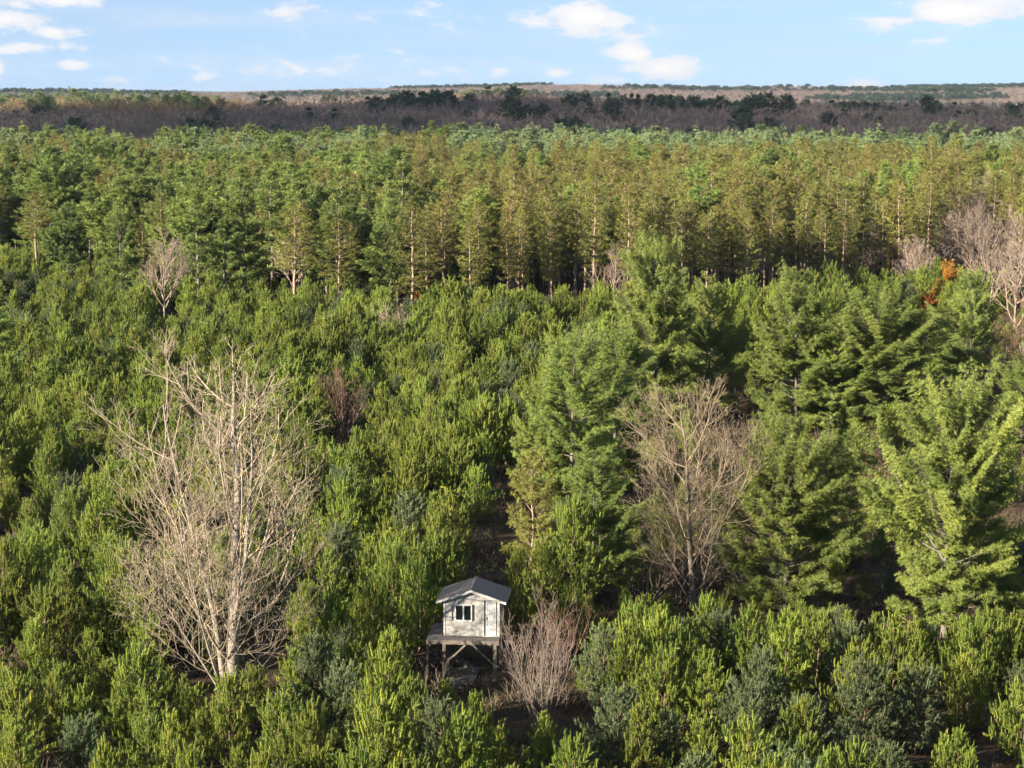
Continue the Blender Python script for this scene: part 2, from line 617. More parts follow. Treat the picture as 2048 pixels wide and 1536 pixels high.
def gen_red(h=15.0, rmax=2.2, first=.42, rad=.30, wid=.07, dens=1.1, dead=True, gap=.5):
    path = trunk_path(h - .3, .06, 12)
    tr = trunk_geo(path, .0125 * h, .03, 8)
    cr = Geo()
    C, A, T = [], [], []
    p0, p1, r0, r1 = [], [], [], []
    z = h * first
    phase = rng.random() * 6
    while z < h - .2:
        t = (z / h - first) / (1 - first)
        prof = (.55 + .8 * min(t, .35)) * (1 - t ** 2.6) + .12
        nb = rng.integers(4, 7)
        phase += .7
        for b in range(nb):
            a = phase + b * 6.283 / nb + rng.normal(0, .25)
            Lb = max(.4, rmax * prof * (1 + .25 * rng.normal()))
            e0 = R(-4 + 38 * t) + rng.normal(0, .12)
            out = np.array([math.cos(a), math.sin(a), 0])
            side = np.array([-out[1], out[0], 0])
            o = on_path(path, z + rng.normal(0, .1))

            def pt(q):
                return o + out * Lb * q + np.array([0, 0, Lb * (math.tan(e0) * q + .22 * q * q)])
            p0.append(o); p1.append(pt(.5)); r0.append(.035); r1.append(.022)
            p0.append(pt(.5)); p1.append(pt(1)); r0.append(.022); r1.append(.008)
            bt = np.clip(rng.normal(.45, .2), 0, 1)
            n = max(4, int(Lb * 5.6 * dens))
            for s in range(n):
                q = .4 + .6 * (s + rng.random() * .5) / max(1, n - 1)
                p = pt(min(q, 1.03)) + side * rng.normal(0, .26 * Lb * (1.2 - .6 * q)) + np.array([0, 0, rng.normal(0, .10)])
                C.append(p); A.append(np.array([0, 0, 1.0]) + out * .5 + rng.normal(0, .3, 3)); T.append(np.clip(bt + rng.normal(0, .15), 0, 1))
        z += gap + .25 * rng.random()
    if dead:
        for k in range(14):
            zz = h * rng.uniform(.15, first)
            a = rng.random() * 6.28
            o = on_path(path, zz)
            e = o + np.array([math.cos(a), math.sin(a), rng.uniform(-.1, .25)]) * rng.uniform(.4, 1.3)
            p0.append(o); p1.append(e); r0.append(.018); r1.append(.006)
    C, A, T = np.array(C), np.array(A), np.array(T)
    tufts(cr, C, A, rad * (1 + .15 * rng.normal(size=len(C))), T, 13, wid, 1.45)
    tr.tubes(p0, p1, r0, r1, 3)
    return tr, cr


def gen_bare(stems, nch=(14, 8, 6, 4), ang=(42, 38, 36, 34), ratio=(.5, .48, .5, .5), rr=(.5, .5, .55, .6), tmin=(.2, .2, .2, .25),
             trop=(.04, .10, .10, .06), wob=(.05, .08, .1, .12), rmin=.010, seg=(.9, .6, .4, .3), sides=(9, 6, 4, 3, 3)):
    """stems: list of (base, direction, length, radius). Returns trunk Geo and crown Geo."""
    S = [[] for _ in range(6)]
    stack = [(np.array(p, float), norm(np.array(d, float)), L, r, 0) for p, d, L, r in stems]
    maxl = len(nch)
    while stack:
        p, d, L, r, lv = stack.pop()
        n = max(2, int(L / seg[min(lv, len(seg) - 1)]))
        sl = L / n
        rad = r
        pts = [p]
        dirs = [d]
        w = wob[min(lv, len(wob) - 1)]
        tp = trop[min(lv, len(trop) - 1)]
        rend = max(rmin * .6, r * (.22 if lv == 0 else .35))
        for i in range(n):
            d = d + rng.normal(0, w, 3) + np.array([0, 0, tp])
            d = d / math.sqrt(d @ d)
            q = p + d * sl
            ra = r + (rend - r) * i / n
            rb = r + (rend - r) * (i + 1) / n
            S[lv].append((p, q, max(rmin * .6, ra), max(rmin * .45, rb)))
            p = q
            pts.append(p); dirs.append(d)
        if lv < maxl:
            c = nch[lv]
            c = max(2, int(c * (.75 + .5 * rng.random())))
            base_ph = rng.random() * 6.28
            for k in range(c):
                t = tmin[lv] + (1 - tmin[lv]) * (k + rng.random()) / c
                i = min(n - 1, int(t * n))
                fr = t * n - i
                o = pts[i] * (1 - fr) + pts[i + 1] * fr
                dd = dirs[i + 1]
                u, v = frame(dd[None])
                ph = base_ph + k * 2.4
                rv = u[0] * math.cos(ph) + v[0] * math.sin(ph)
                an = R(ang[lv]) * (.7 + .6 * rng.random())
                cd = dd * math.cos(an) + rv * math.sin(an)
                LL = L * ratio[lv] * (1.25 - .75 * t) * (.7 + .6 * rng.random())
                pr = r + (rend - r) * t
                stack.append((o, cd, LL, max(rmin, min(pr * .8, r * rr[lv])), lv + 1))
    tr, cr = Geo(), Geo()
    for lv in range(6):
        if not S[lv]:
            continue
        a = S[lv]
        g = tr if lv == 0 else cr
        g.tubes(np.array([x[0] for x in a]), np.array([x[1] for x in a]), np.array([x[2] for x in a]), np.array([x[3] for x in a]), sides[min(lv, len(sides) - 1)])
    return tr, cr


def gen_far_bare(h=12.0, rmax=3.4, n=420, wid=.11, first=.22):
    tr = trunk_geo(trunk_path(h * .75, .05, 5), .16, .05, 5)
    cr = Geo()
    nl = 12
    o, d, ln = [], [], []
    p0, p1, r0, r1 = [], [], [], []
    for k in range(nl):
        z = h * rng.uniform(first, .6)
        a = k * 2.4 + rng.normal(0, .3)
        el = rng.uniform(.6, 1.25)
        L = h * rng.uniform(.28, .5)
        dv = np.array([math.cos(a) * math.cos(el), math.sin(a) * math.cos(el), math.sin(el)])
        s = np.array([0, 0, z])
        p0.append(s); p1.append(s + dv * L); r0.append(.09); r1.append(.03)
        for j in range(n // nl):
            q = rng.uniform(.25, 1)
            o.append(s + dv * L * q)
            dd = dv * .8 + rng.normal(0, .55, 3) + np.array([0, 0, .35])
            d.append(dd); ln.append(rng.uniform(.7, 1.9))
    o, d = np.array(o), norm(np.array(d))
    s = norm(np.cross(d, rng.normal(size=d.shape)))
    cr.blades(o, d, s, np.array(ln), wid, rng.random(len(o)))
    tr.tubes(p0, p1, r0, r1, 4)
    return tr, cr


# ------------------------------------------------------------------ building objects
def tag(o, label=None, cat=None, group=None, kind=None):
    if label:
        o['label'] = label
    if cat:
        o['category'] = cat
    if group:
        o['group'] = group
    if kind:
        o['kind'] = kind
    return o


def empty(name, loc=(0, 0, 0), rz=0, scale=(1, 1, 1)):
    o = bpy.data.objects.new(name, None)
    o.empty_display_size = .3
    COL.objects.link(o)
    o.location = loc
    o.rotation_euler = (0, 0, rz)
    o.scale = scale
    return o


def obj(name, me, parent=None):
    o = bpy.data.objects.new(name, me)
    COL.objects.link(o)
    if parent is not None:
        o.parent = parent
    return o


class Kind:
    """variants of one kind of tree: shared trunk and crown meshes, and a joined mesh for the uncountable rest"""

    def __init__(self, name, h, makers, bark, leaf, stuff=True):
        self.name, self.h = name, h
        self.var = []
        for mk in makers:
            tr, cr = mk()
            tm = tr.mesh(name + '_trunk', [M[bark]], True)
            cm = cr.mesh(name + '_crown', [M[leaf]], True)
            jm = join([tr, cr]).mesh(name + '_whole', [M[bark], M[leaf]], True) if stuff else None
            xs = np.concatenate(cr.v)
            self.var.append((tm, cm, jm, float(xs[:, 2].max()), float(np.percentile(np.hypot(xs[:, 0], xs[:, 1]), 97))))

    def place(self, name, loc, h, width, rz, vi, **kw):
        tm, cm, _, h0, r0 = self.var[vi % len(self.var)]
        sz = h / h0
        sx = width / (2 * r0) if width else sz
        e = empty(name, loc, rz, (sx, sx, sz))
        tag(e, **kw)
        obj('trunk', tm, e)
        obj('crown', cm, e)
        return e


def scatter(name, kinds, rows, label, cat):
    """ONE object of kind stuff: tree meshes instanced on points. rows: (x,y,z, variant index, rz, sx, sz)"""
    col = bpy.data.collections.new(name + '_sources')
    k = 0
    for me in kinds:
        o = bpy.data.objects.new('%s_source_%03d' % (name, k), me)
        col.objects.link(o)
        k += 1
    rows = np.array(rows, float)
    me = bpy.data.meshes.new(name)
    me.vertices.add(len(rows))
    me.vertices.foreach_set('co', rows[:, :3].astype(np.float32).ravel())
    a = me.attributes.new('pick', 'INT', 'POINT'); a.data.foreach_set('value', rows[:, 3].astype(np.int32))
    rot = np.zeros((len(rows), 3), np.float32); rot[:, 2] = rows[:, 4]
    a = me.attributes.new('turn', 'FLOAT_VECTOR', 'POINT'); a.data.foreach_set('vector', rot.ravel())
    scl = np.stack([rows[:, 5], rows[:, 5], rows[:, 6]], 1).astype(np.float32)
    a = me.attributes.new('size', 'FLOAT_VECTOR', 'POINT'); a.data.foreach_set('vector', scl.ravel())
    o = obj(name, me)
    ng = bpy.data.node_groups.new(name, 'GeometryNodeTree')
    ng.interface.new_socket('Geometry', in_out='INPUT', socket_type='NodeSocketGeometry')
    ng.interface.new_socket('Geometry', in_out='OUTPUT', socket_type='NodeSocketGeometry')
    N, L = ng.nodes.new, ng.links.new
    gi, go = N('NodeGroupInput'), N('NodeGroupOutput')
    ci = N('GeometryNodeCollectionInfo')
    ci.inputs['Collection'].default_value = col
    ci.inputs['Separate Children'].default_value = True
    ci.inputs['Reset Children'].default_value = True
    ip = N('GeometryNodeInstanceOnPoints')
    ip.inputs['Pick Instance'].default_value = True

    def na(nm, dt):
        n = N('GeometryNodeInputNamedAttribute')
        n.data_type = dt
        n.inputs['Name'].default_value = nm
        return n.outputs['Attribute']
    mp = N('GeometryNodeMeshToPoints')
    L(gi.outputs[0], mp.inputs[0])
    L(mp.outputs[0], ip.inputs['Points'])
    L(ci.outputs[0], ip.inputs['Instance'])
    L(na('pick', 'INT'), ip.inputs['Instance Index'])
    L(na('turn', 'FLOAT_VECTOR'), ip.inputs['Rotation'])
    L(na('size', 'FLOAT_VECTOR'), ip.inputs['Scale'])
    L(ip.outputs[0], go.inputs[0])
    md = o.modifiers.new('scatter', 'NODES')
    md.node_group = ng
    tag(o, label, cat, kind='stuff')
    return o


# ------------------------------------------------------------------ terrain
def smooth(a, b, x):
    t = np.clip((x - a) / (b - a), 0, 1)
    return t * t * (3 - 2 * t)


def ground_z(x, y):
    x, y = np.asarray(x, float), np.asarray(y, float)
    u = x / np.maximum(np.abs(y), 200)                       # bearing
    top = 12.0 - 4.5 * smooth(-.02, .12, u) + 1.6 * np.sin(x * .009 + 1) + 1.1 * np.sin(x * .023 + y * .006) + 1.6 * smooth(-.12, -.05, u) * (1 - smooth(-.02, .05, u))
    ridge = top * smooth(760, 1180, y) * (1 - smooth(1500, 2300, y))
    far = (22 + 6 * np.sin(x * .0016 + .6) + 4 * np.sin(x * .0043 + 1.3) + 1.5 * np.sin(x * .011) + 4.0 * smooth(.10, .24, u)) * smooth(2900, 4600, y)
    low = .25 * np.sin(x * .07 + y * .031) + .2 * np.sin(x * .033 - y * .052 + 2)
    return ridge + far + low * smooth(60, 130, y) * .8 - .0


def build_ground():
    ys = np.concatenate([np.array([-300, -100]), np.arange(0, 400, 8), np.arange(400, 2400, 25), np.geomspace(2400, 16000, 60)])
    us = np.linspace(-1, 1, 181)
    V, F = [], []
    for y in ys:
        w = 260 + max(0, y) * .62
        x = us * w
        V.append(np.stack([x, np.full_like(x, y), ground_z(x, np.full_like(x, y))], 1))
    n = len(us)
    g = Geo()
    for j in range(len(ys) - 1):
        a = j * n + np.arange(n - 1)
        F.append(np.stack([a, a + 1, a + n + 1], 1)); F.append(np.stack([a, a + n + 1, a + n], 1))
    g.add(np.concatenate(V), np.concatenate(F), .5)
    m, nt, N, L = new_mat('forest_floor')
    tc = N('ShaderNodeTexCoord')
    nz = N('ShaderNodeTexNoise'); nz.inputs['Scale'].default_value = .35; nz.inputs['Detail'].default_value = 9; nz.inputs['Roughness'].default_value = .7
    L(tc.outputs['Object'], nz.inputs['Vector'])
    cr = N('ShaderNodeValToRGB')
    e = cr.color_ramp.elements
    e[0].position, e[0].color = .32, (.022, .017, .011, 1)
    e[1].position, e[1].color = .72, (.095, .058, .032, 1)
    k = e.new(.52); k.color = (.046, .033, .019, 1)
    L(nz.outputs[0], cr.inputs[0])
    nz2 = N('ShaderNodeTexNoise'); nz2.inputs['Scale'].default_value = 9; nz2.inputs['Detail'].default_value = 6
    L(tc.outputs['Object'], nz2.inputs['Vector'])
    bp = N('ShaderNodeBump'); bp.inputs['Strength'].default_value = .8; bp.inputs['Distance'].default_value = .12
    L(nz2.outputs[0], bp.inputs['Height'])
    d = N('ShaderNodeBsdfPrincipled'); d.inputs['Roughness'].default_value = .95; d.inputs['Specular IOR Level'].default_value = .1
    L(cr.outputs[0], d.inputs['Base Color']); L(bp.outputs[0], d.inputs['Normal'])
    o = N('ShaderNodeOutputMaterial'); L(d.outputs[0], o.inputs[0])
    go = obj('ground', g.mesh('ground', [m], True))
    tag(go, 'brown leaf-littered forest floor under the pines', 'ground', kind='structure')


build_ground()


def gz(x, y):
    return float(ground_z(x, y))


# ------------------------------------------------------------------ the cabin on stilts
def box_geo(g, x0, x1, y0, y1, z0, z1):
    v = [(x0, y0, z0), (x1, y0, z0), (x1, y1, z0), (x0, y1, z0), (x0, y0, z1), (x1, y0, z1), (x1, y1, z1), (x0, y1, z1)]
    f = [(0, 2, 1), (0, 3, 2), (4, 5, 6), (4, 6, 7), (0, 1, 5), (0, 5, 4), (1, 2, 6), (1, 6, 5), (2, 3, 7), (2, 7, 6), (3, 0, 4), (3, 4, 7)]
    g.add(v, f, .5)
    return g


def bar_geo(g, a, b, w, t):
    """square bar from a to b; w across (horizontal), t the other way"""
    a, b = np.array(a, float), np.array(b, float)
    d = norm(b - a)
    s = np.cross(d, [0, 1.0, 0]); s = norm(s) if np.linalg.norm(s) > .1 else np.array([1.0, 0, 0])
    q = np.cross(d, s)
    v = []
    for p in (a, b):
        for i, j in ((-1, -1), (1, -1), (1, 1), (-1, 1)):
            v.append(p + s * i * w / 2 + q * j * t / 2)
    f = [(0, 1, 2), (0, 2, 3), (4, 6, 5), (4, 7, 6)]
    for i in range(4):
        j = (i + 1) % 4
        f += [(i, i + 4, j), (j, i + 4, j + 4)]
    g.add(v, f, .5)
    return g


def fixn(me):
    import bmesh
    bm = bmesh.new(); bm.from_mesh(me)
    bmesh.ops.recalc_face_normals(bm, faces=bm.faces)
    bm.to_mesh(me); bm.free()
    return me


HD = 2.15                                     # deck height
M['siding'] = plain_mat('painted_siding', (.27, .258, .24), .7, .25, 0, .08, 3, (6, 6, .6))
M['trim'] = plain_mat('white_trim', (.37, .355, .335), .6, .3, 0, .05, 6)
M['door'] = plain_mat('white_door', (.36, .36, .355), .55, .3, 0, .05, 4)
M['vinyl'] = plain_mat('white_vinyl', (.40, .40, .395), .4, .4, 0, .03, 4)
M['roof'] = plain_mat('charcoal_metal_roof', (.085, .066, .055), .45, .22, .0, .16, 5)
M['wood'] = plain_mat('weathered_timber', (.130, .110, .086), .85, .2, 0, .3, 4, (1, 1, 6))
M['wood_dark'] = plain_mat('weathered_boards', (.103, .092, .082), .85, .2, 0, .35, 3, (5, 1, 1))

M['glass'] = plain_mat('dark_window_glass', (.008, .010, .011), .06, .5, 0, .1, 2)
M['steel'] = plain_mat('door_handle_metal', (.308, .288, .247), .3, .5, .9, .05, 5)


def build_cabin():
    p0 = at(888, 1271, HD)                    # front-left bottom corner of the front wall
    yaw = -R(5.0)                             # back of the cabin swings to the right
    p0z = 0.0
    root = empty('stilt_cabin', (p0.x, p0.y, p0z), yaw)
    tag(root, 'small pale gabled cabin raised on timber stilts with charcoal metal roof', 'cabin')
    W, D, HW, OV, OF, OB = 2.86, 2.45, 1.93, .37, .18, .24
    rise = .60
    sl = rise / (W / 2 + OV)                  # roof slope
    ze = HD + HW                              # eave height at the wall line
    zp = ze + sl * (W / 2)
    mt = M['siding']
    # front wall as vertical boards with real grooves, cut round door and window
    win = (.575, 1.45, HD + .80, HD + 1.66)
    door = (2.08, 2.73, HD + .03, HD + 1.90)
    nb = 14
    bw = W / nb

    def top_at(x):
        return ze + sl * (W / 2 - abs(x - W / 2)) - .015

    def panel(x0, x1, z0, z1, y0=0.0, y1=.05, slope=False):
        g = Geo()
        if slope:
            za, zb = top_at(x0), top_at(x1)
            xs = [x0, x1]
            v = [(x0, y0, z0), (x1, y0, z0), (x1, y1, z0), (x0, y1, z0), (x0, y0, za), (x1, y0, zb), (x1, y1, zb), (x0, y1, za)]
            f = [(0, 2, 1), (0, 3, 2), (4, 5, 6), (4, 6, 7), (0, 1, 5), (0, 5, 4), (1, 2, 6), (1, 6, 5), (2, 3, 7), (2, 7, 6), (3, 0, 4), (3, 4, 7)]
            g.add(v, f, .5)
        else:
            box_geo(g, x0, x1, y0, y1, z0, z1)
        return g
    wall = Geo()
    # backing shell: four walls and floor, slightly inside the boards
    box_geo(wall, .03, W - .03, .06, .10, HD, ze)
    box_geo(wall, .03, W - .03, D - .10, D - .06, HD, ze)
    box_geo(wall, .03, .08, .10, D - .10, HD, ze)
    box_geo(wall, W - .08, W - .03, .10, D - .10, HD, ze)
    gable = [(.03, .06, ze), (W - .03, .06, ze), (W / 2, .06, zp - .05), (.03, D - .06, ze), (W - .03, D - .06, ze), (W / 2, D - .06, zp - .05)]
    wall.add(gable, [(0, 1, 2), (3, 5, 4)], .5)
    w = obj('wall', fixn(wall.mesh('cabin_wall', [mt])), root)
    for k in range(nb):
        x0, x1 = k * bw + .003, (k + 1) * bw - .003
        cuts = [(HD, None)]
        holes = []
        for a, b, c, d in (win, door):
            if x1 > a - .02 and x0 < b + .02:
                holes.append((c, d))
        spans = []
        z = HD
        for c, d in sorted(holes):
            if c - z > .06:
                spans.append((z, c))
            z = d
        for a, b in spans:
            obj('siding_board', fixn(panel(x0, x1, a, b).mesh('siding_board', [mt])), w)
        obj('siding_board', fixn(panel(x0, x1, z, 0, slope=True).mesh('siding_board', [mt])), w)
    nbs = 16
    bs = D / nbs
    for xs in (0, 1):
        g = Geo(); box_geo(g, 0, .03, .006, bs - .006, HD, ze - .02)
        me = fixn(g.mesh('side_board', [mt]))
        for k in range(nbs):
            o = obj('siding_board', me, w)
            o.location = (-.002 if xs == 0 else W - .028, k * bs, 0)
            if k == 0:
                o.location.y += .052
                o.scale.y = .55
    g = Geo(); box_geo(g, .006, bw - .006, 0, .03, HD, ze - .02)
    me = fixn(g.mesh('rear_board', [mt]))
    for k in range(nb):
        o = obj('siding_board', me, w); o.location = (k * bw, D - .032, 0)
    # corner trims
    for x in (-.022, W - .068):
        g = Geo(); box_geo(g, x, x + .09, -.022, -.001, HD, ze - .03)
        obj('corner_trim', fixn(g.mesh('corner_trim', [M['trim']])), w)
    # window
    a, b, c, d = win
    wn = Geo(); fw = .05
    box_geo(wn, a - .01, b + .01, -.03, .055, d - fw, d + .01); box_geo(wn, a - .01, b + .01, -.04, .055, c - .03, c + fw)
    box_geo(wn, a - .01, a + fw, -.03, .055, c + fw, d - fw); box_geo(wn, b - fw, b + .01, -.03, .055, c + fw, d - fw)
    wo = obj('window', fixn(wn.mesh('window', [M['vinyl']])), root)
    mid = (a + b) / 2
    g = Geo(); box_geo(g, mid - .035, mid + .035, -.022, .05, c + fw, d - fw)
    obj('mullion', fixn(g.mesh('mullion', [M['vinyl']])), wo)
    for x0, x1 in ((a + fw, mid - .035), (mid + .035, b - fw)):
        g = Geo(); box_geo(g, x0, x1, .012, .02, c + fw, d - fw)
        obj('pane', fixn(g.mesh('pane', [M['glass']])), wo)
    # door
    a, b, c, d = door
    g = Geo(); box_geo(g, a + .085, b - .02, .0, .05, c + .02, d - .01)
    do = obj('door', fixn(g.mesh('door', [M['door']])), root)
    for k in range(5):
        x = a + .085 + (b - a - .105) * (k + .5) / 5
        g = Geo(); box_geo(g, x - .045, x + .045, -.012, -.001, c + .10, d - .08)
        obj('door_board', fixn(g.mesh('door_board', [M['door']])), do)
    g = Geo(); box_geo(g, a + .11, a + .14, -.05, -.013, HD + .92, HD + 1.02)
    obj('handle', fixn(g.mesh('handle', [M['steel']])), do)
    for x0, x1 in ((a - .055, a - .005), (b + .03, b + .08)):
        g = Geo(); box_geo(g, x0, x1, -.028, -.001, HD + .01, d + .02)
        obj('door_trim', fixn(g.mesh('door_trim', [M['trim']])), root)
    g = Geo(); box_geo(g, a - .055, b + .08, -.028, -.001, d + .022, d + .075)
    obj('door_trim', fixn(g.mesh('door_trim', [M['trim']])), root)
    g = Geo(); box_geo(g, a - .02, b + .03, -.06, .05, HD + .004, HD + .028)
    obj('door_sill', fixn(g.mesh('door_sill', [M['trim']])), root)
    # roof: two ribbed metal slopes, rake boards, ridge cap
    y0, y1 = -OF, D + OB
    zr = zp + .07
    xe0, xe1 = -OV, W + OV
    zee = ze - sl * OV + .07
    ro = empty('roof')
    bpy.data.objects.remove(ro)
    for side in (0, 1):
        g = Geo()
        xa, xb = (xe0, W / 2) if side == 0 else (W / 2, xe1)
        za, zb = (zee, zr) if side == 0 else (zr, zee)
        v = []
        for x, z in ((xa, za), (xb, zb)):
            for y in (y0, y1):
                v += [(x, y, z), (x, y, z - .035)]
        f = [(0, 4, 6), (0, 6, 2), (1, 3, 7), (1, 7, 5), (0, 1, 5), (0, 5, 4), (2, 6, 7), (2, 7, 3), (0, 2, 3), (0, 3, 1), (4, 5, 7), (4, 7, 6)]
        g.add(v, f, .5)
        rf = obj('roof', fixn(g.mesh('roof_slope', [M['roof']])), root)
        nr = 12
        dxr = abs(xb - xa)
        for k in range(nr):
            q = (k + .5) / nr
            g2 = Geo()
            vv = []
            for y in (y0 + .004, y1 - .004):
                for dq, up in ((-.020, .0015), (-.010, .024), (.010, .024), (.020, .0015)):
                    qq = q + dq / dxr
                    vv.append((xa + (xb - xa) * qq, y, za + (zb - za) * qq + up))
            ff = []
            for i in range(3):
                ff += [(i, i + 1, i + 5), (i, i + 5, i + 4)]
            ff += [(0, 2, 1), (0, 3, 2), (4, 5, 6), (4, 6, 7)]
            g2.add(vv, ff, .5)
            obj('roof_rib', fixn(g2.mesh('roof_rib', [M['roof']])), rf)
        for yy in (y0 - .025, y1 + .001):
            g3 = Geo()
            v = []
            for x, z in ((xa, za), (xb, zb)):
                for y in (yy, yy + .024):
                    v += [(x, y, z - .005), (x, y, z - .135)]
            g3.add(v, f, .5)
            obj('rake_board', fixn(g3.mesh('rake_board', [M['trim']])), root)
        xx = xe0 if side == 0 else xe1
        g4 = Geo(); box_geo(g4, xx - .012, xx + .012, y0 + .003, y1 - .003, zee - .13, zee - .037)
        obj('eave_board', fixn(g4.mesh('eave_board', [M['trim']])), root)
    g = Geo()
    v = []
    for y in (y0 - .01, y1 + .01):
        v += [(W / 2 - .09, y, zr - .09 * sl + .026), (W / 2, y, zr + .034), (W / 2 + .09, y, zr - .09 * sl + .026)]
    g.add(v, [(0, 1, 4), (0, 4, 3), (1, 2, 5), (1, 5, 4)], .5)
    obj('ridge_cap', g.mesh('ridge_cap', [M['roof']]), root)
    # deck: boards run front to back over a frame of beams
    dx0, dx1, dy0, dy1 = -.82, W + .05, -.86, D
    nbd = 26
    bwid = (dx1 - dx0) / nbd
    g = Geo(); box_geo(g, .004, bwid - .006, 0, -dy0 - .03, -.04, 0)
    me = fixn(g.mesh('deck_board', [M['wood_dark']]))
    g = Geo(); box_geo(g, .004, bwid - .006, 0, dy1 - dy0 - .05, -.04, 0)
    me_long = fixn(g.mesh('deck_board_long', [M['wood_dark']]))
    for k in range(nbd):
        x = dx0 + k * bwid
        o = obj('deck_board', me_long if x + bwid < -.02 else me, root)
        o.location = (x, dy0, HD - .003 + random.uniform(-.003, .003))
    g = Geo(); box_geo(g, 0, W, .0, D, HD - .16, HD - .002)
    obj('floor_frame', fixn(g.mesh('floor_frame', [M['wood']])), root)

    def beam(a_, b_, w_, t_, nm='beam', mat='wood'):
        gg = Geo(); bar_geo(gg, a_, b_, w_, t_)
        return obj(nm, fixn(gg.mesh(nm, [M[mat]])), root)
    zb = HD - .045 - .09
    beam((dx0, dy0 + .03, zb), (dx1, dy0 + .03, zb), .175, .05)
    beam((dx0 + .03, dy0 + .06, zb), (dx0 + .03, dy1 - .06, zb), .05, .17)
    beam((dx0, dy1 - .03, zb), (dx1, dy1 - .03, zb), .175, .05)
    beam((dx1 - .03, dy0 + .06, zb), (dx1 - .03, dy1 - .06, zb), .05, .17)
    zt = zb - .09
    posts = [(dx0 + .07, dy0 + .07, .13), (.10, dy0 + .09, .17), (W - .15, dy0 + .09, .17), (dx0 + .07, D - .15, .13), (.25, D - .15, .15), (W - .15, D - .15, .15), (.30, .10, .13)]
    for x, y, s in posts:
        g = Geo(); box_geo(g, x - s / 2, x + s / 2, y - s / 2, y + s / 2, -.4, zt)
        obj('post', fixn(g.mesh('post', [M['wood']])), root)
    yb = dy0 + .09
    for a_, b_ in (((.16, yb, HD - 1.25), (1.22, yb, zt)), ((W - .22, yb, HD - 1.25), (1.52, yb, zt)), ((.36, .10, HD - .75), (.80, .10, HD - .17)),
                   ((.16, D - .15, HD - 1.2), (1.1, D - .15, zt)), ((W - .22, D - .15, HD - 1.2), (1.7, D - .15, zt))):
        beam(a_, b_, .09, .045, 'brace')
    # stairs: a flight going down towards the back, a turn, a second flight down to the right
    st = empty('wooden_staircase', (0, 0, 0)); st.location = root.location; st.rotation_euler = root.rotation_euler
    tag(st, 'weathered timber stairs with open treads under the left end of the deck', 'stairs')

    def part(nm, geo, mat='wood'):
        return obj(nm, fixn(geo.mesh(nm, [M[mat]])), st)
    ys, zs = -.30, HD - .30
    for k in range(6):
        g = Geo(); box_geo(g, -.66, -.02, ys + k * .24, ys + k * .24 + .22, zs - k * .185 - .04, zs - k * .185)
        part('tread', g)
    for x in (-.69, -.33, .01):
        g = Geo(); bar_geo(g, (x, ys - .05, zs - .06), (x, ys + 6 * .24, zs - 5.8 * .185 - .1), .045, .16)
        part('stringer', g)
    yl = ys + 6 * .24
    zl = zs - 6 * .185
    g = Geo(); box_geo(g, -.70, .30, yl, yl + .8, zl - .05, zl); part('stair_landing', g)
    for x, y in ((-.66, yl + .04), (.26, yl + .04), (-.66, yl + .76), (.26, yl + .76)):
        g = Geo(); box_geo(g, x - .04, x + .04, y - .04, y + .04, -.3, zl - .052); part('landing_post', g)
    n2 = 4
    for k in range(n2):
        g = Geo(); box_geo(g, .32 + k * .26, .32 + k * .26 + .24, yl + .05, yl + .75, zl - (k + 1) * .17 - .04, zl - (k + 1) * .17)
        part('tread', g)
    for y in (yl + .02, yl + .78):
        g = Geo(); bar_geo(g, (.30, y, zl - .12), (.32 + n2 * .27, y, zl - (n2 + .6) * .17 - .05), .14, .04); part('stringer', g)
    # plank walk on the ground below
    wk = empty('plank_platform', (0, 0, 0)); wk.location = root.location; wk.rotation_euler = root.rotation_euler
    tag(wk, 'low weathered plank platform on the ground beneath the stilted cabin', 'platform')
    npk = 15
    g = Geo(); box_geo(g, .28, 1.72, 0, .19, .10, .14)
    me = fixn(g.mesh('plank', [M['wood_dark']]))
    for k in range(npk):
        o = obj('plank', me, wk); o.location = (random.uniform(-.02, .02), -1.85 + k * .205, random.uniform(-.006, .006)); o.rotation_euler = (0, 0, random.uniform(-.008, .008))
    for x in (.45, 1.0, 1.55):
        g = Geo(); box_geo(g, x - .04, x + .04, -1.83, 1.2, -.25, .092)
        obj('joist', fixn(g.mesh('joist', [M['wood']])), wk)
    g = Geo(); box_geo(g, .70, 1.35, -2.25, -1.9, -.1, .045)
    obj('step', fixn(g.mesh('step', [M['wood_dark']])), wk)
    return root


CABIN = build_cabin()
CX, CY = CABIN.location.x, CABIN.location.y
print('cabin at', CX, CY, 'px/m', scale_at(CY))

# ------------------------------------------------------------------ tree kinds
YOUNG = Kind('young_pine', 5, [
    lambda: gen_young(4.6, 1.55, .92), lambda: gen_young(5.4, 1.45, 1.0), lambda: gen_young(4.2, 1.60, .85, shl=.38),
    lambda: gen_young(5.0, 1.35, .95, shl=.44), lambda: gen_young(4.0, 1.50, .80), lambda: gen_young(5.8, 1.70, 1.0, shl=.44),
    lambda: gen_young(3.8, 1.30, .8, shl=.36), lambda: gen_young(5.0, 1.75, .9), lambda: gen_young(5.2, 1.4, 1.05), lambda: gen_young(4.4, 1.65, .85, up=.85)], 'bark_pine', 'young')
BLUE = Kind('blue_pine', 4.5, [
    lambda: gen_young(4.8, 1.6, .62, up=.75, shl=.26, rad=.08, dens=1.25), lambda: gen_young(4.6, 1.7, .55, up=.65, shl=.24, rad=.08, dens=1.25),
    lambda: gen_young(5.2, 1.5, .75, up=.8, shl=.28, rad=.08, dens=1.25)], 'bark_pine', 'blue')
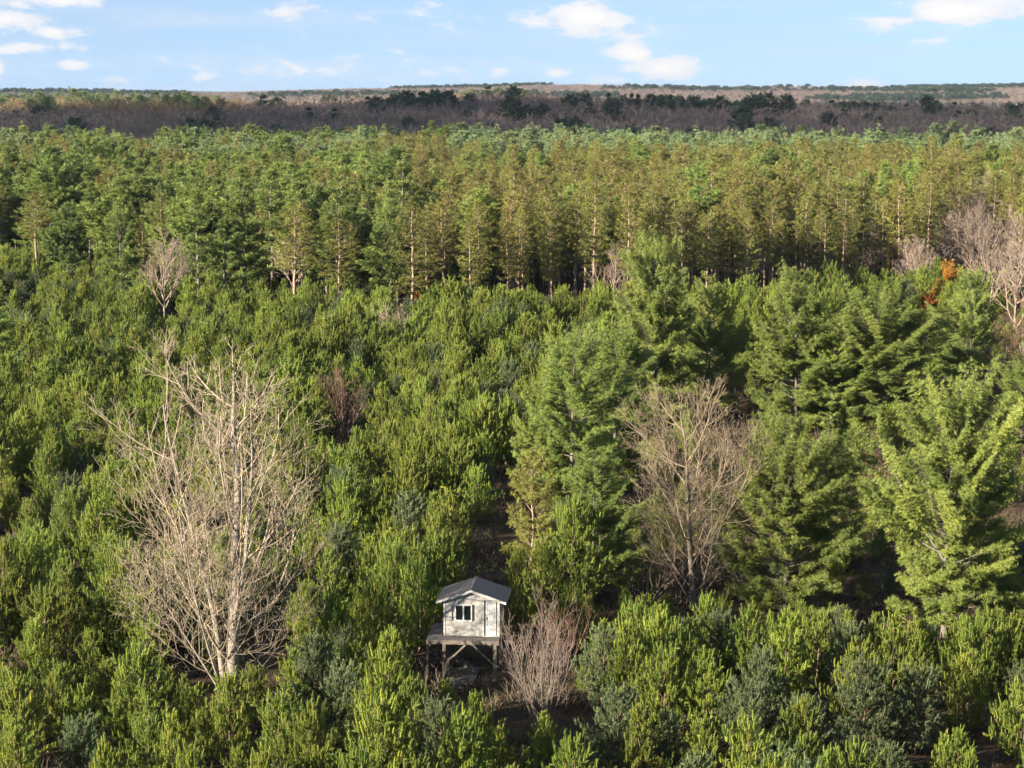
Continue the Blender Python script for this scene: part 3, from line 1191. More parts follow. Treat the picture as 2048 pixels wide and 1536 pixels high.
WHITE = Kind('white_pine', 14, [
    lambda: gen_white(14, 3.6, .03, 20, .62), lambda: gen_white(14, 3.4, .03, 28, .5, forks=1), lambda: gen_white(14, 3.2, .06, 26, .55, uneven=.35),
    lambda: gen_white(14, 3.8, .05, 34, .42, forks=2), lambda: gen_white(15, 3.0, .15, 16, .75, tier=.72), lambda: gen_white(13, 2.8, .08, 36, .5, forks=1, tier=.55)],
    'bark_white', 'white', False)
STANDW = Kind('stand_white_pine', 15, [
    lambda: gen_white(16, 3.5, .24, 12, .80, .40, .85, nbl=10, wid=.075, tier=.95, uneven=.25), lambda: gen_white(15, 3.3, .18, 18, .72, .40, .85, nbl=10, wid=.075, tier=.95),
    lambda: gen_white(14, 3.2, .18, 26, .6, .40, .85, nbl=10, wid=.085, tier=.75, forks=1), lambda: gen_white(16, 3.1, .3, 10, .85, .40, .85, nbl=10, wid=.075, tier=1.05)],
    'bark_white', 'stand')
PALE = Kind('pale_pine', 15, [
    lambda: gen_white(15, 3.2, .2, 26, .55, .55, .42, nbl=10, wid=.14, tier=.95), lambda: gen_white(15, 3.0, .2, 32, .5, .55, .42, nbl=10, wid=.14, tier=.95),
    lambda: gen_white(14, 3.3, .2, 38, .45, .55, .42, nbl=10, wid=.14, tier=.95, forks=1)], 'bark_white', 'pale')
RED = Kind('red_pine', 15, [
    lambda: gen_red(15, 2.3, .45), lambda: gen_red(15, 2.6, .36, dens=.95), lambda: gen_red(16, 2.3, .52), lambda: gen_red(15, 2.1, .26, dens=1.2, gap=.75), lambda: gen_red(16, 2.1, .36, dens=1.2, gap=.65)],
    'bark_red', 'olive')
DARKP = Kind('dark_pine', 14, [lambda: gen_white(14, 2.8, .15, 20, .6, .8, .3, nbl=9, wid=.26, tier=1.2), lambda: gen_white(14, 3.4, .2, 30, .4, .8, .3, nbl=9, wid=.26, tier=1.2)], 'bark_white', 'dark')
FARB = Kind('far_bare', 12, [lambda: gen_far_bare(12, 3.4), lambda: gen_far_bare(13, 3.0), lambda: gen_far_bare(11, 3.8)], 'twig_far', 'twig_far')
FARG = Kind('far_gold', 12, [lambda: gen_far_bare(12, 3.4, 700), lambda: gen_far_bare(13, 3.0, 700)], 'twig_far_gold', 'twig_far_gold')
MIDB = Kind('mid_bare', 11, [
    lambda: gen_bare([((0, 0, 0), (0, 0, 1), 8.5, .15)], (18, 9, 7), (46, 38, 36), (.55, .5, .5), rmin=.013, tmin=(.18, .2, .2), trop=(.02, .10, .10)),
    lambda: gen_bare([((0, 0, 0), (.1, 0, 1), 8, .13), ((.2, 0, 0), (-.15, .1, 1), 7, .1)], (14, 8, 7), (42, 38, 36), (.55, .5, .5), rmin=.013, tmin=(.15, .2, .2), trop=(.02, .10, .10)),
    lambda: gen_bare([((0, 0, 0), (0, .1, 1), 9.5, .14)], (16, 9, 7), (42, 38, 36), (.45, .5, .5), rmin=.013, tmin=(.25, .2, .2), trop=(.02, .11, .10))], 'bark_bare', 'twig_pink')
print('kinds', time.time() - T0)

# ------------------------------------------------------------------ individually placed trees
TAKEN = []       # (x, y, radius) where nothing else grows


def base_of(px, py):
    p = at(px, py, 0)
    return Vector((p.x, p.y, gz(p.x, p.y)))


def named(kind, name, px, pb, pt, wpx, vi, rz, label, cat, group=None, keep=None):
    p = base_of(px, pb)
    h = height_at(p.y, pt) - p.z
    s = scale_at(p.y, h * .5)
    e = kind.place(name, p, h, wpx / s, rz, vi, label=label, cat=cat, group=group)
    TAKEN.append((p.x, p.y, keep if keep is not None else wpx / s * .36))
    return e


WP = [
    (1888, 1268, 700, 350, 3, .4, 'broad white pine with pale trunk and upswept limbs near the right edge'),
    (1570, 1232, 800, 270, 1, 2.0, 'dense white pine with drooping lower boughs just right of the tan bare tree'),
    (1660, 1150, 826, 170, 5, 1.0, 'narrow white pine close behind the one with drooping boughs'),
    (1190, 1196, 885, 205, 0, 3.1, 'bright green bushy white pine right behind the cabin'),
    (1148, 1015, 640, 215, 2, .9, 'tall white pine rising behind the bushy one by the cabin'),
    (1235, 965, 615, 180, 5, 4.0, 'white pine standing between the tan bare tree and the tall one left of it'),
    (1085, 1005, 735, 140, 0, 5.0, 'low white pine on the edge of the young plantation behind the cabin'),
    (1312, 860, 442, 190, 1, .2, 'tallest white pine of the clump, its top against the red pine stand'),
    (1420, 835, 538, 160, 0, 2.8, 'rounded white pine right of the tallest of the clump'),
    (1592, 860, 512, 215, 1, 1.3, 'white pine with two dark-sided tops in the middle of the right clump'),
    (1745, 865, 556, 280, 3, 5.2, 'vase-shaped white pine with wide fanned limbs and visible trunk'),
    (1935, 815, 525, 135, 2, 3.6, 'slim white pine beside the orange bush near the right edge'),
    (1372, 800, 640, 140, 5, .6, 'short white pine in front of the rounded one'),
    (1660, 870, 660, 150, 2, 3.0, 'shaded white pine squeezed between the double-topped and vase-shaped ones'),
    (2040, 905, 700, 150, 5, 2.4, 'white pine cut by the right edge behind the broad one'),
    (-4, 806, 552, 130, 4, 1.1, 'tall white pine with bare lower trunk at the left edge'),
]
for px, pb, pt, w, vi, rz, lab in WP:
    named(WHITE, 'white_pine', px, pb, pt, w, vi, rz, lab, 'pine', 'large white pines')
for k_, px, pb, pt, w, vi, rz, lab in [
    ('w', 243, 604, 384, 96, 1, .3, 'pointed white pine at the plantation edge left of the forked leafless tree'), ('w', 396, 630, 372, 118, 0, 1.2, 'tall white pine with bare lower trunk right of the forked leafless tree'),
    ('w', 490, 625, 326, 118, 0, 2.2, 'tallest dark green white pine above the left plantation'), ('w', 452, 628, 396, 104, 3, 4.2, 'shorter tiered white pine beside the tallest one'),
    ('w', 772, 640, 372, 96, 1, 5.1, 'conical white pine at the left end of the red pine row'), ('r', 588, 640, 402, 104, 0, .5, 'round-topped red pine standing forward of the stand'),
    ('r', 80, 574, 380, 88, 2, 1.9, 'red pine with long bare trunk near the left edge'), ('r', 680, 648, 436, 84, 4, 2.4, 'slender red pine beside the thin leafless tree'),
    ('r', 822, 652, 396, 96, 3, 3.3, 'open-crowned red pine leading the red pine row'), ('w', 140, 585, 395, 100, 2, 3.9, 'bushy white pine near the left edge of the stand')]:
    named(STANDW if k_ == 'w' else RED, 'white_pine' if k_ == 'w' else 'red_pine', px, pb, pt, w, vi, rz, lab, 'pine', None, 2.4)
named(Kind('olive_pine', 9, [lambda: gen_white(9, 2.0, .06, 22, .55, .24, 1.1, wid=.036, tier=.45)], 'bark_red', 'olive', False), 'scots_pine',
      1062, 1172, 885, 125, 0, 0, 'narrow olive-yellow pine right behind the cabin roof', 'pine')


# ---- bare trees
def hero(name, geo, px, pb, pt, wpx, bark, twig, label, cat='tree', rz=0, keep=2.0):
    tr, cr = geo
    allv = np.concatenate(tr.v + cr.v)
    h0 = allv[:, 2].max()
    r0 = np.percentile(np.abs(allv[:, 0]), 94)
    p = base_of(px, pb)
    h = height_at(p.y, pt) - p.z
    s = scale_at(p.y, h * .5)
    e = empty(name, p, rz, (wpx / s / (2 * r0),) * 2 + (h / h0,))
    tag(e, label, cat)
    obj('trunk', tr.mesh(name + '_trunk', [M[bark]], True), e)
    obj('crown', cr.mesh(name + '_crown', [M[twig]], True), e)
    TAKEN.append((p.x, p.y, keep))
    return e


hero('bare_tree', gen_bare([((0, 0, -.1), (.02, 0, 1), 16.5, .30), ((-.26, .15, -.1), (-.11, .05, 1), 15.5, .15), ((.08, -.02, 3.6), (.16, -.05, 1), 11.5, .12),
                            ((-.32, -.05, -.1), (-.26, -.1, 1), 12, .075), ((-.34, .1, -.1), (-.44, .1, 1), 8, .06), ((.30, .1, -.1), (.36, .1, 1), 7, .06), ((-.25, -.18, -.1), (-.32, -.2, 1), 10.5, .07)],
                           (16, 7, 5, 2), (52, 40, 36, 36), (.44, .50, .5, .5), (.22, .45, .5, .6), (.08, .15, .2, .25), (.012, .16, .10, .06), (.03, .055, .08, .12), .0075),
     465, 1398, 645, 385, 'bark_bare', 'twig_bare', 'huge pale leafless tree with several tall trunks left of the cabin', rz=.2, keep=2.6)
hero('bare_tree', gen_bare([((0, 0, -.1), (0, 0, 1), 9.5, .21), ((.22, -.05, -.1), (.62, -.1, 1), 6.5, .09)],
                           (28, 9, 6, 4), (56, 38, 36, 34), (.60, .48, .5, .5), (.20, .45, .5, .6), (.05, .18, .2, .25), (.01, .10, .10, .06), (.06, .09, .1, .12), .0075),
     1385, 1216, 742, 345, 'bark_grey', 'twig_gold', 'tan leafless tree with fine golden twigs between the white pines', rz=1.0, keep=3.0)


def bush(n, h, spread, nch=(7, 4, 3), rmin=.005, r=.02):
    st = []
    for k in range(n):
        a = rng.random() * 6.28
        q = math.sqrt(rng.random())
        st.append(((math.cos(a) * .25 * q, math.sin(a) * .25 * q, -.05), (math.cos(a) * spread * q, math.sin(a) * spread * q, 1), h * rng.uniform(.65, 1.0), r))
    return gen_bare(st, nch, (30, 32, 34), (.42, .45, .5), (.55, .6, .6), (.2, .2, .2), (.02, .10, .08), (.035, .07, .1), rmin, (.5, .35, .25), (5, 4, 3, 3, 3))


BUSHES = [
    (1086, 1478, 1166, 150, 22, .42, 'twig_bush', 'pale many-stemmed leafless bush in front of the cabin door', 1.4),
    (1128, 1345, 1170, 100, 10, .45, 'twig_red', 'reddish leafless sapling thicket right of the cabin wall', 1.0),
    (868, 1440, 1318, 80, 8, .6, 'twig_bare', 'small grey leafless shrub in front of the deck posts', .6),
    (690, 868, 728, 85, 12, .35, 'twig_red', 'red-tinged leafless sapling clump among young pines', 1.3),
    (785, 700, 592, 68, 14, .35, 'twig_bare', 'small tan leafless bush below the white pine stand', 1.2),
    (1105, 730, 645, 48, 9, .4, 'twig_pink', 'little pinkish leafless bush in the middle of the plantation', 1.0),
    (725, 610, 540, 50, 9, .4, 'twig_bare', 'low leafless scrub at the foot of the pine stand', 1.0),
    (300, 990, 868, 110, 10, .5, 'twig_bare', 'brownish leafless sapling beside the huge pale tree, plantation side', 1.2),
    (2010, 850, 640, 120, 16, .5, 'twig_red', 'brown leafless thicket at the right edge', 1.6),
    (2060, 760, 560, 130, 14, .5, 'twig_red', 'brown leafless brush rising behind the right-edge thicket', 1.6),
    (1745, 1000, 895, 90, 12, .6, 'twig_red', 'brown tangle of dead branches between two white pines', 1.2),
    (1290, 1205, 1085, 130, 10, .9, 'twig_gold', 'low golden brush at the foot of the tan leafless tree', 1.2),
    (1500, 1210, 1060, 90, 8, .6, 'twig_bare', 'grey leafless saplings right of the tan leafless tree', 1.0),
    (2035, 1262, 1180, 80, 9, .6, 'twig_gold', 'dry golden brush below the broad white pine', 1.0),
]
for px, pb, pt, w, n, spd, tw, lab, keep in BUSHES:
    hero('leafless_bush', bush(n, 5, spd, (6, 4, 3) if pb > 1100 else (7, 5, 3), .005 if pb > 1100 else .011, .022 if pb > 1100 else .035), px, pb, pt, w, 'bark_bare', tw, lab, 'bush', 0, keep)

MID = [
    (330, 650, 452, 125, 0, .3, 'pale leafless tree with forked trunk above the left plantation'),
    (660, 585, 462, 95, 2, 1.0, 'thin pale leafless tree in front of the red pines'),
    (1832, 600, 470, 120, 1, 2.0, 'grey leafless tree behind the white pine clump'),
    (1710, 575, 488, 120, 0, 3.0, 'low grey leafless tree behind the double-topped white pine'),
    (1925, 560, 470, 110, 2, .8, 'leafless tree just above the orange bush'),
    (1975, 640, 425, 150, 1, 4.0, 'large pale leafless tree of the right-edge grove'),
    (2030, 690, 455, 150, 0, 5.0, 'pale leafless tree in front of the right-edge grove'),
    (2045, 600, 415, 140, 2, 1.7, 'pale leafless tree cut by the right edge'),
    (2000, 560, 440, 110, 0, 2.5, 'leafless tree at the back of the right-edge grove'),
    (1640, 570, 500, 80, 2, 2.5, 'small leafless tree at the foot of the red pines'),
]
for px, pb, pt, w, vi, rz, lab in MID:
    named(MIDB, 'bare_tree', px, pb, pt, w, vi, rz, lab, 'tree', 'pale leafless trees among the pines', 2.0)

# dry orange oak bushes
ORANGE = Kind('orange_oak', 3, [lambda: gen_white(3.2, 1.4, .05, 40, .4, .16, 1.5, wid=.09, tier=.3), lambda: gen_white(3, 1.6, .05, 45, .35, .16, 1.5, wid=.09, tier=.3)], 'bark_pine', 'orange', False)
OR = [(1905, 612, 518, 66, 'bright orange-leaved bush behind the right white pines'), (1856, 628, 566, 56, 'dull orange bush left of the bright orange one'),
      (836, 640, 580, 34, 'small orange bush at the foot of the red pines'), (300, 645, 0, 0, None), (1125, 636, 590, 34, 'little rusty bush among red pine trunks'),
      (366, 668, 618, 28, 'tiny orange bush right of the forked leafless tree'), (1405, 1420, 1385, 60, 'rusty low oak growth between blue-green pines')]
for i, (px, pb, pt, w, lab) in enumerate(OR):
    if lab:
        named(ORANGE, 'orange_bush', px, pb, pt, w, i, i * 1.3, lab, 'bush', 'orange bushes', 1.0)
print('named', time.time() - T0)

# ------------------------------------------------------------------ young plantation
TAKEN.append((CX + 1.3, CY + 1.0, 3.0))


def in_poly(x, y, poly):
    ins = False
    n = len(poly)
    for i in range(n):
        x0, y0 = poly[i]
        x1, y1 = poly[(i + 1) % n]
        if (y0 > y) != (y1 > y) and x < (x1 - x0) * (y - y0) / (y1 - y0) + x0:
            ins = not ins
    return ins


def gpoly(pts):
    return [(at(px, py).x, at(px, py).y) for px, py in pts]


CLUMP = gpoly([(1075, 1175), (1260, 1205), (1480, 1235), (2250, 1255), (2250, 700), (2000, 640), (1640, 640), (1480, 720), (1290, 740), (1120, 880), (1040, 1010)])
LANE = gpoly([(900, 1345), (1000, 1345), (1035, 1180), (1035, 960), (995, 960), (935, 1180)])
CLEAR = gpoly([(885, 1400), (960, 1400), (975, 1330), (885, 1330)])


def fbm(x, y, s, seed):
    r = np.random.default_rng(seed)
    v = 0
    for k in range(5):
        a = r.random() * 6.28
        ph = r.random() * 6.28
        f = 2 * math.pi / (s * (.6 + .9 * r.random()))
        v += math.sin((x * math.cos(a) + y * math.sin(a)) * f + ph)
    return v / 3.2


def stand_edge(px):
    """pixel row where the tall stand begins, read along the photograph"""
    return np.interp(px, [-300, 0, 120, 260, 400, 520, 700, 1000, 1240, 1480, 1700, 1900, 2048, 2350], [535, 535, 540, 556, 590, 596, 625, 642, 642, 628, 600, 585, 580, 570])


CAPS = [(300, 580, base_of(460, 1398).y, 1330), (290, 372, base_of(330, 650).y, 622), (1780, 2100, base_of(1975, 640).y, 600), (985, 1165, base_of(1075, 1478).y, 1425), (1040, 1165, base_of(1118, 1350).y, 1330), (1180, 2100, base_of(1385, 1216).y, 1172), (640, 760, base_of(690, 868).y, 838)]
SUNNY = [tuple(base_of(460, 1398)[:2]), (CX + 1.0, CY - .5)]
YLIST = []
sp = 2.85
ca, sa = math.cos(.35), math.sin(.35)
EDGE_PX = {}
for i in range(-140, 141):
    for j in range(-140, 141):
        gx, gy = i * sp + rng.normal(0, .42), j * sp + rng.normal(0, .42)
        x = gx * ca - gy * sa
        y = 190 + gx * sa + gy * ca
        if y < 66 or y > 420:
            continue
        px, py = proj(x, y, 0)
        if px < -170 or px > 2220 or py > 1790 or py < stand_edge(px) + 3:
            continue
        clump = in_poly(x, y, CLUMP)
        if clump and rng.random() < .35:
            continue
        if in_poly(x, y, LANE) or in_poly(x, y, CLEAR):
            continue
        gap = fbm(x, y, 12, 11) - (.55 if y < 118 else 0)
        if gap > .48 or rng.random() < .08:
            continue
        if any((x - tx) ** 2 + (y - ty) ** 2 < (tr_ + .6) ** 2 for tx, ty, tr_ in TAKEN):
            continue
        h = (4.3 + .5 * smooth(110, 190, y)) * (1 + .18 * fbm(x, y, 22, 5) + rng.normal(0, .20))
        h = min(8.2, max(2.6, h))
        for a0, a1, yy0, top in CAPS:                # growth that stays low, as read along the photograph
            if a0 < px < a1 and y < yy0:
                h = min(h, height_at(y, top + rng.uniform(-12, 40)))
        for tx, ty in SUNNY:                         # open to the sun on their left
            ax_, ay_ = x - tx, y - ty
            al = ax_ * SUN_DIR.x + ay_ * SUN_DIR.y
            ac = abs(ax_ * SUN_DIR.y - ay_ * SUN_DIR.x)
            if 0 < al < 15 and ac < 2.0:
                h = min(h, (2.3 if tx == SUNNY[1][0] else 1.0) + .29 * al + rng.uniform(0, .9))
        h = max(h, rng.uniform(1.2, 1.9))
        if 835 < px < 1050 and y < CY + .5:          # low growth in front of the cabin
            h = min(h, height_at(y, 1372 if px > 905 else 1352))
            if h < 1.5:
                continue
        if clump:
            h *= rng.uniform(.45, .8)
        front_right = px > 1180 and py > 1230
        blue = rng.random() < (.38 if front_right else .13)
        YLIST.append((x, y, gz(x, y), h, blue))
YLIST.sort(key=lambda r: r[1])
print('young', len(YLIST), time.time() - T0)

WORDN = ['first', 'second', 'third', 'fourth', 'fifth', 'sixth', 'seventh', 'eighth', 'ninth', 'tenth', 'eleventh', 'twelfth', 'thirteenth', 'fourteenth', 'fifteenth', 'sixteenth',
         'seventeenth', 'eighteenth', 'nineteenth', 'twentieth']


def nth(i):
    if i < 20:
        return WORDN[i]
    tens = ['', '', 'twenty', 'thirty', 'forty', 'fifty', 'sixty', 'seventy', 'eighty', 'ninety']
    tth = ['', '', 'twentieth', 'thirtieth', 'fortieth', 'fiftieth', 'sixtieth', 'seventieth', 'eightieth', 'ninetieth']
    n = i + 1
    if n % 10 == 0:
        return tth[n // 10]
    return tens[n // 10] + '-' + WORDN[n % 10 - 1]


LANDMARKS = [('the stilted cabin', CX + 1.4, CY), ('the huge pale leafless tree', *base_of(452, 1398)[:2]), ('the tan leafless tree', *base_of(1385, 1216)[:2]),
             ('the broad right-edge white pine', *base_of(1888, 1262)[:2]), ('the white pine with drooping boughs', *base_of(1570, 1228)[:2]),
             ('the pale many-stemmed bush', *base_of(1060, 1478)[:2]), ('the red-tinged sapling clump', *base_of(690, 868)[:2]),
             ('the left-edge white pine', *base_of(-4, 806)[:2]), ('the forked leafless tree', *base_of(330, 650)[:2]), ('the low white pine', *base_of(1085, 1005)[:2]),
             ('the bottom left corner', *base_of(40, 1560)[:2]), ('the bottom right corner', *base_of(2010, 1560)[:2]), ('the middle of the bottom edge', *base_of(1250, 1600)[:2]),
             ('the brownish sapling', *base_of(300, 990)[:2]), ('the small tan bush', *base_of(785, 690)[:2])]


def make_labels(items, noun):
    """items: (x, y, words). Labels that tell each one apart by its look and by the landmark it stands next to."""
    groups = {}
    for k, (x, y, w) in enumerate(items):
        best = min(LANDMARKS, key=lambda l: (x - l[1]) ** 2 + (y - l[2]) ** 2)
        dx, dy = x - best[1], y - best[2]
        if 'corner' in best[0] or 'edge of' in best[0] or 'bottom edge' in best[0]:
            rel = 'to'
        elif abs(dx) > abs(dy):
            rel = 'to the right of' if dx > 0 else 'to the left of'
        else:
            rel = 'behind' if dy > 0 else 'in front of'
        groups.setdefault((best[0], rel, w), []).append((dx * dx + dy * dy, k))
    out = [None] * len(items)
    for (lm, rel, w), lst in groups.items():
        lst.sort()
        for r, (_, k) in enumerate(lst):
            o = 'nearest' if r == 0 else nth(r) + ' nearest'
            out[k] = '%s %s, %s %s %s' % (w, noun, o, rel, lm)
    return out


seen = {True: [], False: []}
rest = []
for r in YLIST:
    x, y, z, h, blue = r
    px, py = proj(x, y, h)
    vis = -40 < px < 2090 and py < 1560
    if vis and len(seen[blue]) < 300:
        seen[blue].append(r)
    else:
        rest.append(r)
for blue, kind, nm, noun, grp in ((False, YOUNG, 'young_pine', 'yellow-green young pine', 'yellow-green young pines of the plantation'),
                                  (True, BLUE, 'young_scots_pine', 'blue-green young pine', 'blue-green young pines of the plantation')):
    lst = seen[blue]
    words = ['tall' if h > 5.0 else 'short' if h < 3.9 else 'medium' for _, _, _, h, _ in lst]
    labs = make_labels([(r[0], r[1], w) for r, w in zip(lst, words)], noun)
    for r, lab in zip(lst, labs):
        x, y, z, h, _ = r
        if blue:
            h *= .88
        vi = int(rng.integers(0, len(kind.var)))
        h0, r0 = kind.var[vi][3], kind.var[vi][4]
        kind.place(nm, (x, y, z - .03), h, 2 * r0 * (h / h0) * rng.uniform(.86, 1.08), rng.random() * 6.28, vi, label=lab, cat='pine', group=grp)
rows = []
for x, y, z, h, blue in rest:
    kind, off = (BLUE, len(YOUNG.var)) if blue else (YOUNG, 0)
    vi = int(rng.integers(0, len(kind.var)))
    s = h / kind.var[vi][3]
    rows.append((x, y, z - .03, vi + off, rng.random() * 6.28, s * rng.uniform(.86, 1.08), s))
scatter('young_pine_thicket', [v[2] for v in YOUNG.var] + [v[2] for v in BLUE.var], rows, 'mass of yellow-green young pines filling the plantation up to the tall stand', 'young pines')
print('young placed', len(seen[0]), len(seen[1]), len(rest), time.time() - T0)

# ------------------------------------------------------------------ the tall stand
ST = []
sp = 5.5
for i in range(-110, 111):
    for j in range(0, 125):
        x, y = i * sp + rng.normal(0, 1.0), 236 + j * sp * .92 + rng.normal(0, .8)
        if abs(x) > y * .285 + 8 or y > 745:
            continue
        px, py = proj(x, y, 0)
        if py > stand_edge(px):
            continue
        if any((x - tx) ** 2 + (y - ty) ** 2 < (max(1.4, tr_ * .8)) ** 2 for tx, ty, tr_ in TAKEN):
            continue
        mix = fbm(x, y, 60, 21)
        left = 1 - smooth(640, 860, px + 60 * mix)
        far = smooth(500, 590, y + 40 * mix)
        limit = 700 + 25 * fbm(x, y, 120, 31) - 40 * (1 - smooth(250, 700, px))
        if y > limit:
            continue
        u = rng.random()
        if y > 560 and px > 1660 + 60 * mix:
            k = 'bare' if u < .72 else 'pale'
        elif far > .5 and px > 900:
            k = 'pale' if u < .75 else 'red' if u < .93 else 'bare'
        elif u < .035:
            k = 'bare'
        elif rng.random() < left:
            k = ('white' if u < .72 else 'red') if y < 480 else ('pale' if u < .45 else 'white' if u < .8 else 'red')
        else:
            k = 'red' if u < .86 or py > stand_edge(px) - 40 else 'white'
        if px > 1880 and y < 420 and rng.random() < .75:
            k = 'bare'
        h = {'red': 15.0, 'white': 15.6, 'pale': 15.6, 'bare': 11.0}[k] * (1 + .07 * fbm(x, y, 45, 8) + rng.normal(0, .10))
        if k == 'white' and rng.random() < .08:
            h *= 1.18
        ST.append((x, y, gz(x, y), h, k))
ST.sort(key=lambda r: r[1])
KN = {'red': (RED, 'red_pine', 'red pine', 'pine'), 'white': (STANDW, 'white_pine', 'white pine', 'pine'), 'pale': (PALE, 'white_pine', 'pale pine', 'pine'), 'bare': (MIDB, 'bare_tree', 'leafless tree', 'tree')}
LIM = {'red': 300, 'white': 230, 'pale': 54, 'bare': 120}
cnt = {k: 0 for k in KN}
srcs, offs = [], {}
for k, (kd, *_r) in KN.items():
    offs[k] = len(srcs)
    srcs += [v[2] for v in kd.var]
rows = []
ind = []
for x, y, z, h, k in ST:
    kd, nm, noun, cat = KN[k]
    vi = int(rng.integers(0, len(kd.var)))
    if k == 'red':
        px, py = proj(x, y, 0)
        if py > stand_edge(px) - 26:
            vi = int(rng.choice([0, 3, 4, 4, 3, 2]))
    px, py = proj(x, y, h)
    s = h / kd.var[vi][3]
    sx = s * rng.uniform(.92, 1.14)
    rz = rng.random() * 6.28
    if cnt[k] < LIM[k] and -30 < px < 2080:
        cnt[k] += 1
        ind.append((x, y, z, h, k, vi, sx, rz, px))
    else:
        rows.append((x, y, z - .05, offs[k] + vi, rz, sx, s))
LOOK = {'red': 'tall olive-crowned red pine', 'white': 'dark green conical white pine', 'pale': 'pale green broad-topped pine', 'bare': 'pale leafless tree'}
WHERE = {'red': 'mature stand', 'white': 'mature stand', 'pale': 'back of the stand', 'bare': 'mature stand'}
for k in KN:
    lst = [r for r in ind if r[4] == k]
    rowsz = 15
    for b in range(0, len(lst), rowsz):
        band = sorted(lst[b:b + rowsz], key=lambda r: r[8])
        for q, (x, y, z, h, _, vi, sx, rz, px) in enumerate(band):
            kd, nm, noun, cat = KN[k]
            rk = b // rowsz
            if k == 'pale':
                lab = '%s, %s from the left in %s row of the back' % (LOOK[k], nth(q), nth(rk))
            else:
                lab = '%s, %s from the left in the %s row' % (LOOK[k], nth(q), 'front' if rk == 0 else nth(rk))
            e = empty(nm, (x, y, z - .05), rz, (sx, sx, h / kd.var[vi][3]))
            tag(e, lab, cat, {'red': 'mature red pines of the stand', 'white': 'white pines of the tall stand', 'pale': 'pale pines at the back of the stand', 'bare': 'leafless trees in the pine stand'}[k])
            obj('trunk', kd.var[vi][0], e)
            obj('crown', kd.var[vi][1], e)
scatter('pine_forest', srcs, rows, 'dense sunlit mature pine forest behind the front rows of the stand', 'forest')
print('stand', cnt, len(rows), time.time() - T0)

# ------------------------------------------------------------------ far woods
far_src = [v[2] for v in FARB.var] + [v[2] for v in DARKP.var] + [v[2] for v in FARG.var] + [v[2] for v in PALE.var]
oD, oG, oP = len(FARB.var), len(FARB.var) + len(DARKP.var), len(FARB.var) + len(DARKP.var) + len(FARG.var)
FIELD = (-.262, -.240, 1090, 1180)
rows = []
y = 690.0
while y < 1560:
    spx = 7.0 + (y - 690) * .003
    n = int(y * .29 / spx)
    for i in range(-n, n + 1):
        x = i * spx + rng.normal(0, 1.6)
        yy = y + rng.normal(0, 1.8)
        u_ = x / yy
        if FIELD[0] < u_ < FIELD[1] and FIELD[2] < yy < FIELD[3]:
            continue
        px, _ = proj(x, yy, 14)
        limit = 700 + 25 * fbm(x, yy, 120, 31) - 40 * (1 - smooth(250, 700, px))
        if yy < limit + 4:
            continue
        f = fbm(x, yy, 150, 41)
        r_ = rng.random()
        gold = (u_ < -.145 + .02 * f and yy > 1085) or (-.05 < u_ - .006 * f < .03 and yy > 1400)
        if gold:
            idx = oG + rng.integers(0, 2) if r_ < .9 else oP + rng.integers(0, 3)
            h = rng.normal(12.5, 1.4)
        elif (f > .85 and r_ < .75) or r_ < .015 or (yy < limit + 40 and f > -.25 and r_ < .6):
            idx = oD + rng.integers(0, 2)
            h = rng.normal(11.5, 1.5)
        else:
            idx = rng.integers(0, 3)
            h = rng.normal(12.5, 1.5)
        s = h / 13.0
        rows.append((x, yy, gz(x, yy), idx, rng.random() * 6.28, s * rng.uniform(1.2, 1.6), s))
    y += spx * .9
scatter('bare_wood', far_src, rows, 'grey-brown leafless wood with dark pines on the low rise beyond the pine stand', 'wood')
nfar = len(rows)
rows = []
for yy, spx in [(3300, 15), (3420, 15), (3550, 15), (3700, 15), (3850, 15), (4000, 15), (4150, 14), (4300, 14), (4420, 13), (4520, 13), (4600, 13), (4700, 13)]:
    for q in range(4):
        n = int(yy * .29 / spx)
        for i in range(-n, n + 1):
            x, y2 = i * spx + rng.normal(0, 5), yy + q * 30 + rng.normal(0, 8)
            f = fbm(x, y2, 700, 51)
            idx = rng.integers(0, 3) if f < .45 or rng.random() < .3 else oD + rng.integers(0, 2)
            s = rng.uniform(.85, 1.15)
            rows.append((x, y2, gz(x, y2), idx, rng.random() * 6.28, s * 2.2, s * 1.0))
scatter('ridge_wood', far_src, rows, 'bluish wooded ridge along the horizon', 'wood')
print('far', nfar, len(rows), time.time() - T0)

# dark pines that stand out on the rise
DP = [(1217, 206, 184), (1263, 205, 186), (1262, 207, 184), (1275, 206, 186), (1298, 206, 187), (1322, 208, 187), (1340, 207, 187), (1385, 208, 187), (1440, 207, 187), (1495, 212, 188), (1512, 220, 182), (1535, 212, 180), (1572, 206, 184)]
for k, (px, pb, pt) in enumerate(DP):
    y = 1120.0 + (k % 3) * 14
    x = (px - 1024) / FPX * (y * math.cos(PITCH) + 25 * math.sin(PITCH))
    z = gz(x, y)
    top = height_at(y, pt)
    h = max(10, top - z)
    DARKP.place('dark_pine', (x, y, z), h, h * (.42 if k < 7 else .7), k * 1.1, 0 if k < 7 else 1,
                label='dark pine on the far rise, %s from the left of its row' % nth(k), cat='pine', group='dark pines on the far rise')

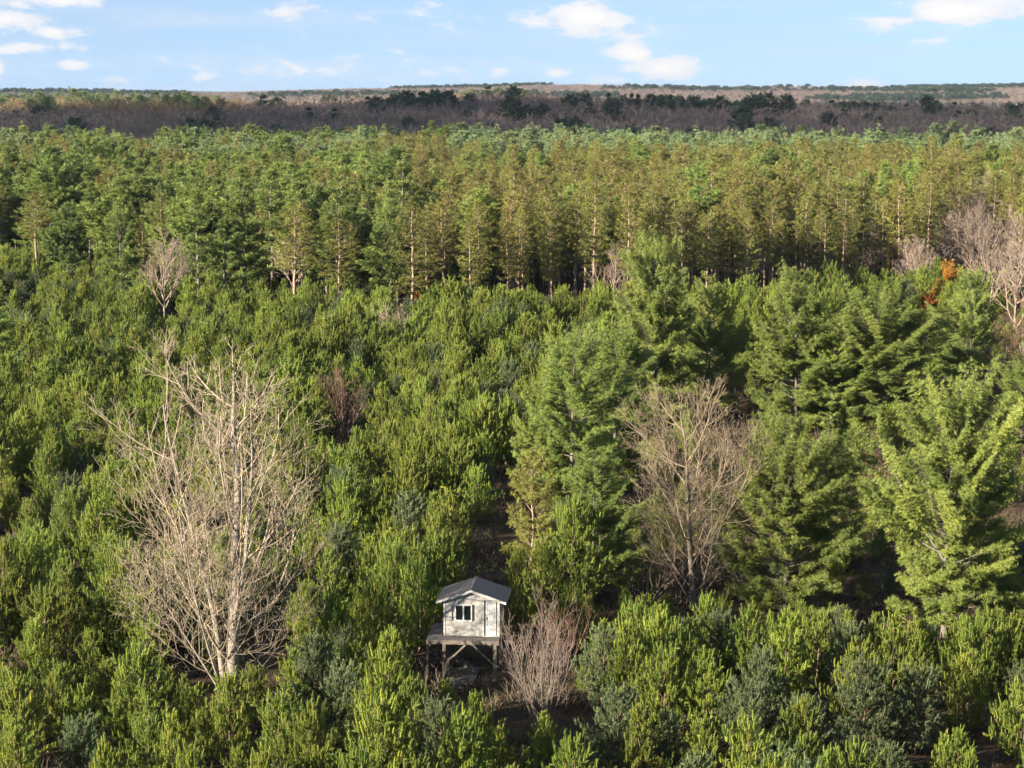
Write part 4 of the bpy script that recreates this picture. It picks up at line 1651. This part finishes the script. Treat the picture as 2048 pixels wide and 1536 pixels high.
# undergrowth: dry twigs and fern between the trees
br = Geo()
nb = 46
o = np.zeros((nb, 3)); o[:, :2] = rng.normal(0, .28, (nb, 2))
d = norm(np.stack([rng.normal(0, .6, nb), rng.normal(0, .6, nb), rng.uniform(.4, 1.2, nb)], 1))
br.blades(o, d, norm(np.cross(d, rng.normal(size=(nb, 3)))), rng.uniform(.4, 1.0, nb), .035, rng.random(nb))
brm = br.mesh('dry_brush', [M['brush']])
rows = []
for k in range(14000):
    y = math.sqrt(rng.uniform(70 ** 2, 330 ** 2))
    x = rng.uniform(-.28, .28) * y
    if abs(x - CX - 1.3) < 1.9 and abs(y - CY - .3) < 2.6:
        continue
    s = rng.uniform(.5, 1.3)
    rows.append((x, y, gz(x, y), 0, rng.random() * 6.28, s * 1.2, s))
scatter('dry_undergrowth', [brm], rows, 'dry brown undergrowth between the young pines', 'undergrowth')

# ------------------------------------------------------------------ a cumulus overhead of the far wood, whose shadow lies on it
def build_cloud():
    import bmesh
    H = 420.0
    off = SUN_DIR * (H / SUN_DIR.z)
    # outline of the shaded ground (x, y), followed by the cloud
    puffs = []
    for x in range(-320, 760, 90):
        for y in range(800, 1700, 90):
            u_ = x / y
            if (u_ < -.055 and y > 1090) or (y > 1310 and -.12 < u_ < .10):
                continue
            puffs.append((x + random.uniform(-20, 20), y + random.uniform(-20, 20)))
    bm = bmesh.new()
    for x, y in puffs:
        r = random.uniform(78, 100)
        mtx = Matrix.Translation((x + off.x, y + off.y, H + random.uniform(-15, 25))) @ Matrix.Diagonal((r, r, r * random.uniform(.35, .5), 1))
        bmesh.ops.create_icosphere(bm, subdivisions=2, radius=1, matrix=mtx)
    me = bpy.data.meshes.new('cloud')
    bm.to_mesh(me); bm.free()
    m, nt, N, L = new_mat('cloud_white')
    df = N('ShaderNodeBsdfDiffuse'); df.inputs[0].default_value = (.9, .9, .9, 1)
    tp = N('ShaderNodeBsdfTransparent')
    mx = N('ShaderNodeMixShader'); mx.inputs[0].default_value = .20
    L(tp.outputs[0], mx.inputs[1]); L(df.outputs[0], mx.inputs[2])
    o = N('ShaderNodeOutputMaterial'); L(mx.outputs[0], o.inputs[0])
    me.materials.append(m)
    me.polygons.foreach_set('use_smooth', np.ones(len(me.polygons), bool))
    c = obj('cloud', me)
    tag(c, 'broad white cumulus above the far wood', 'cloud', kind='stuff')


build_cloud()

# ------------------------------------------------------------------ haze
HAZE = True
if HAZE:
    g = Geo(); box_geo(g, -11000, 11000, -400, 16500, -6, 75)
    m, nt, N, L = new_mat('haze_air')
    pv = N('ShaderNodeVolumePrincipled')
    pv.inputs['Color'].default_value = (.26, .35, .50, 1)
    pv.inputs['Density'].default_value = 3.6e-5
    o = N('ShaderNodeOutputMaterial'); L(pv.outputs[0], o.inputs['Volume'])
    hz = obj('haze', fixn(g.mesh('haze', [m])))
    tag(hz, 'thin blue air over the whole landscape', 'haze', kind='stuff')
print('done', time.time() - T0, 'objects', len(bpy.data.objects))
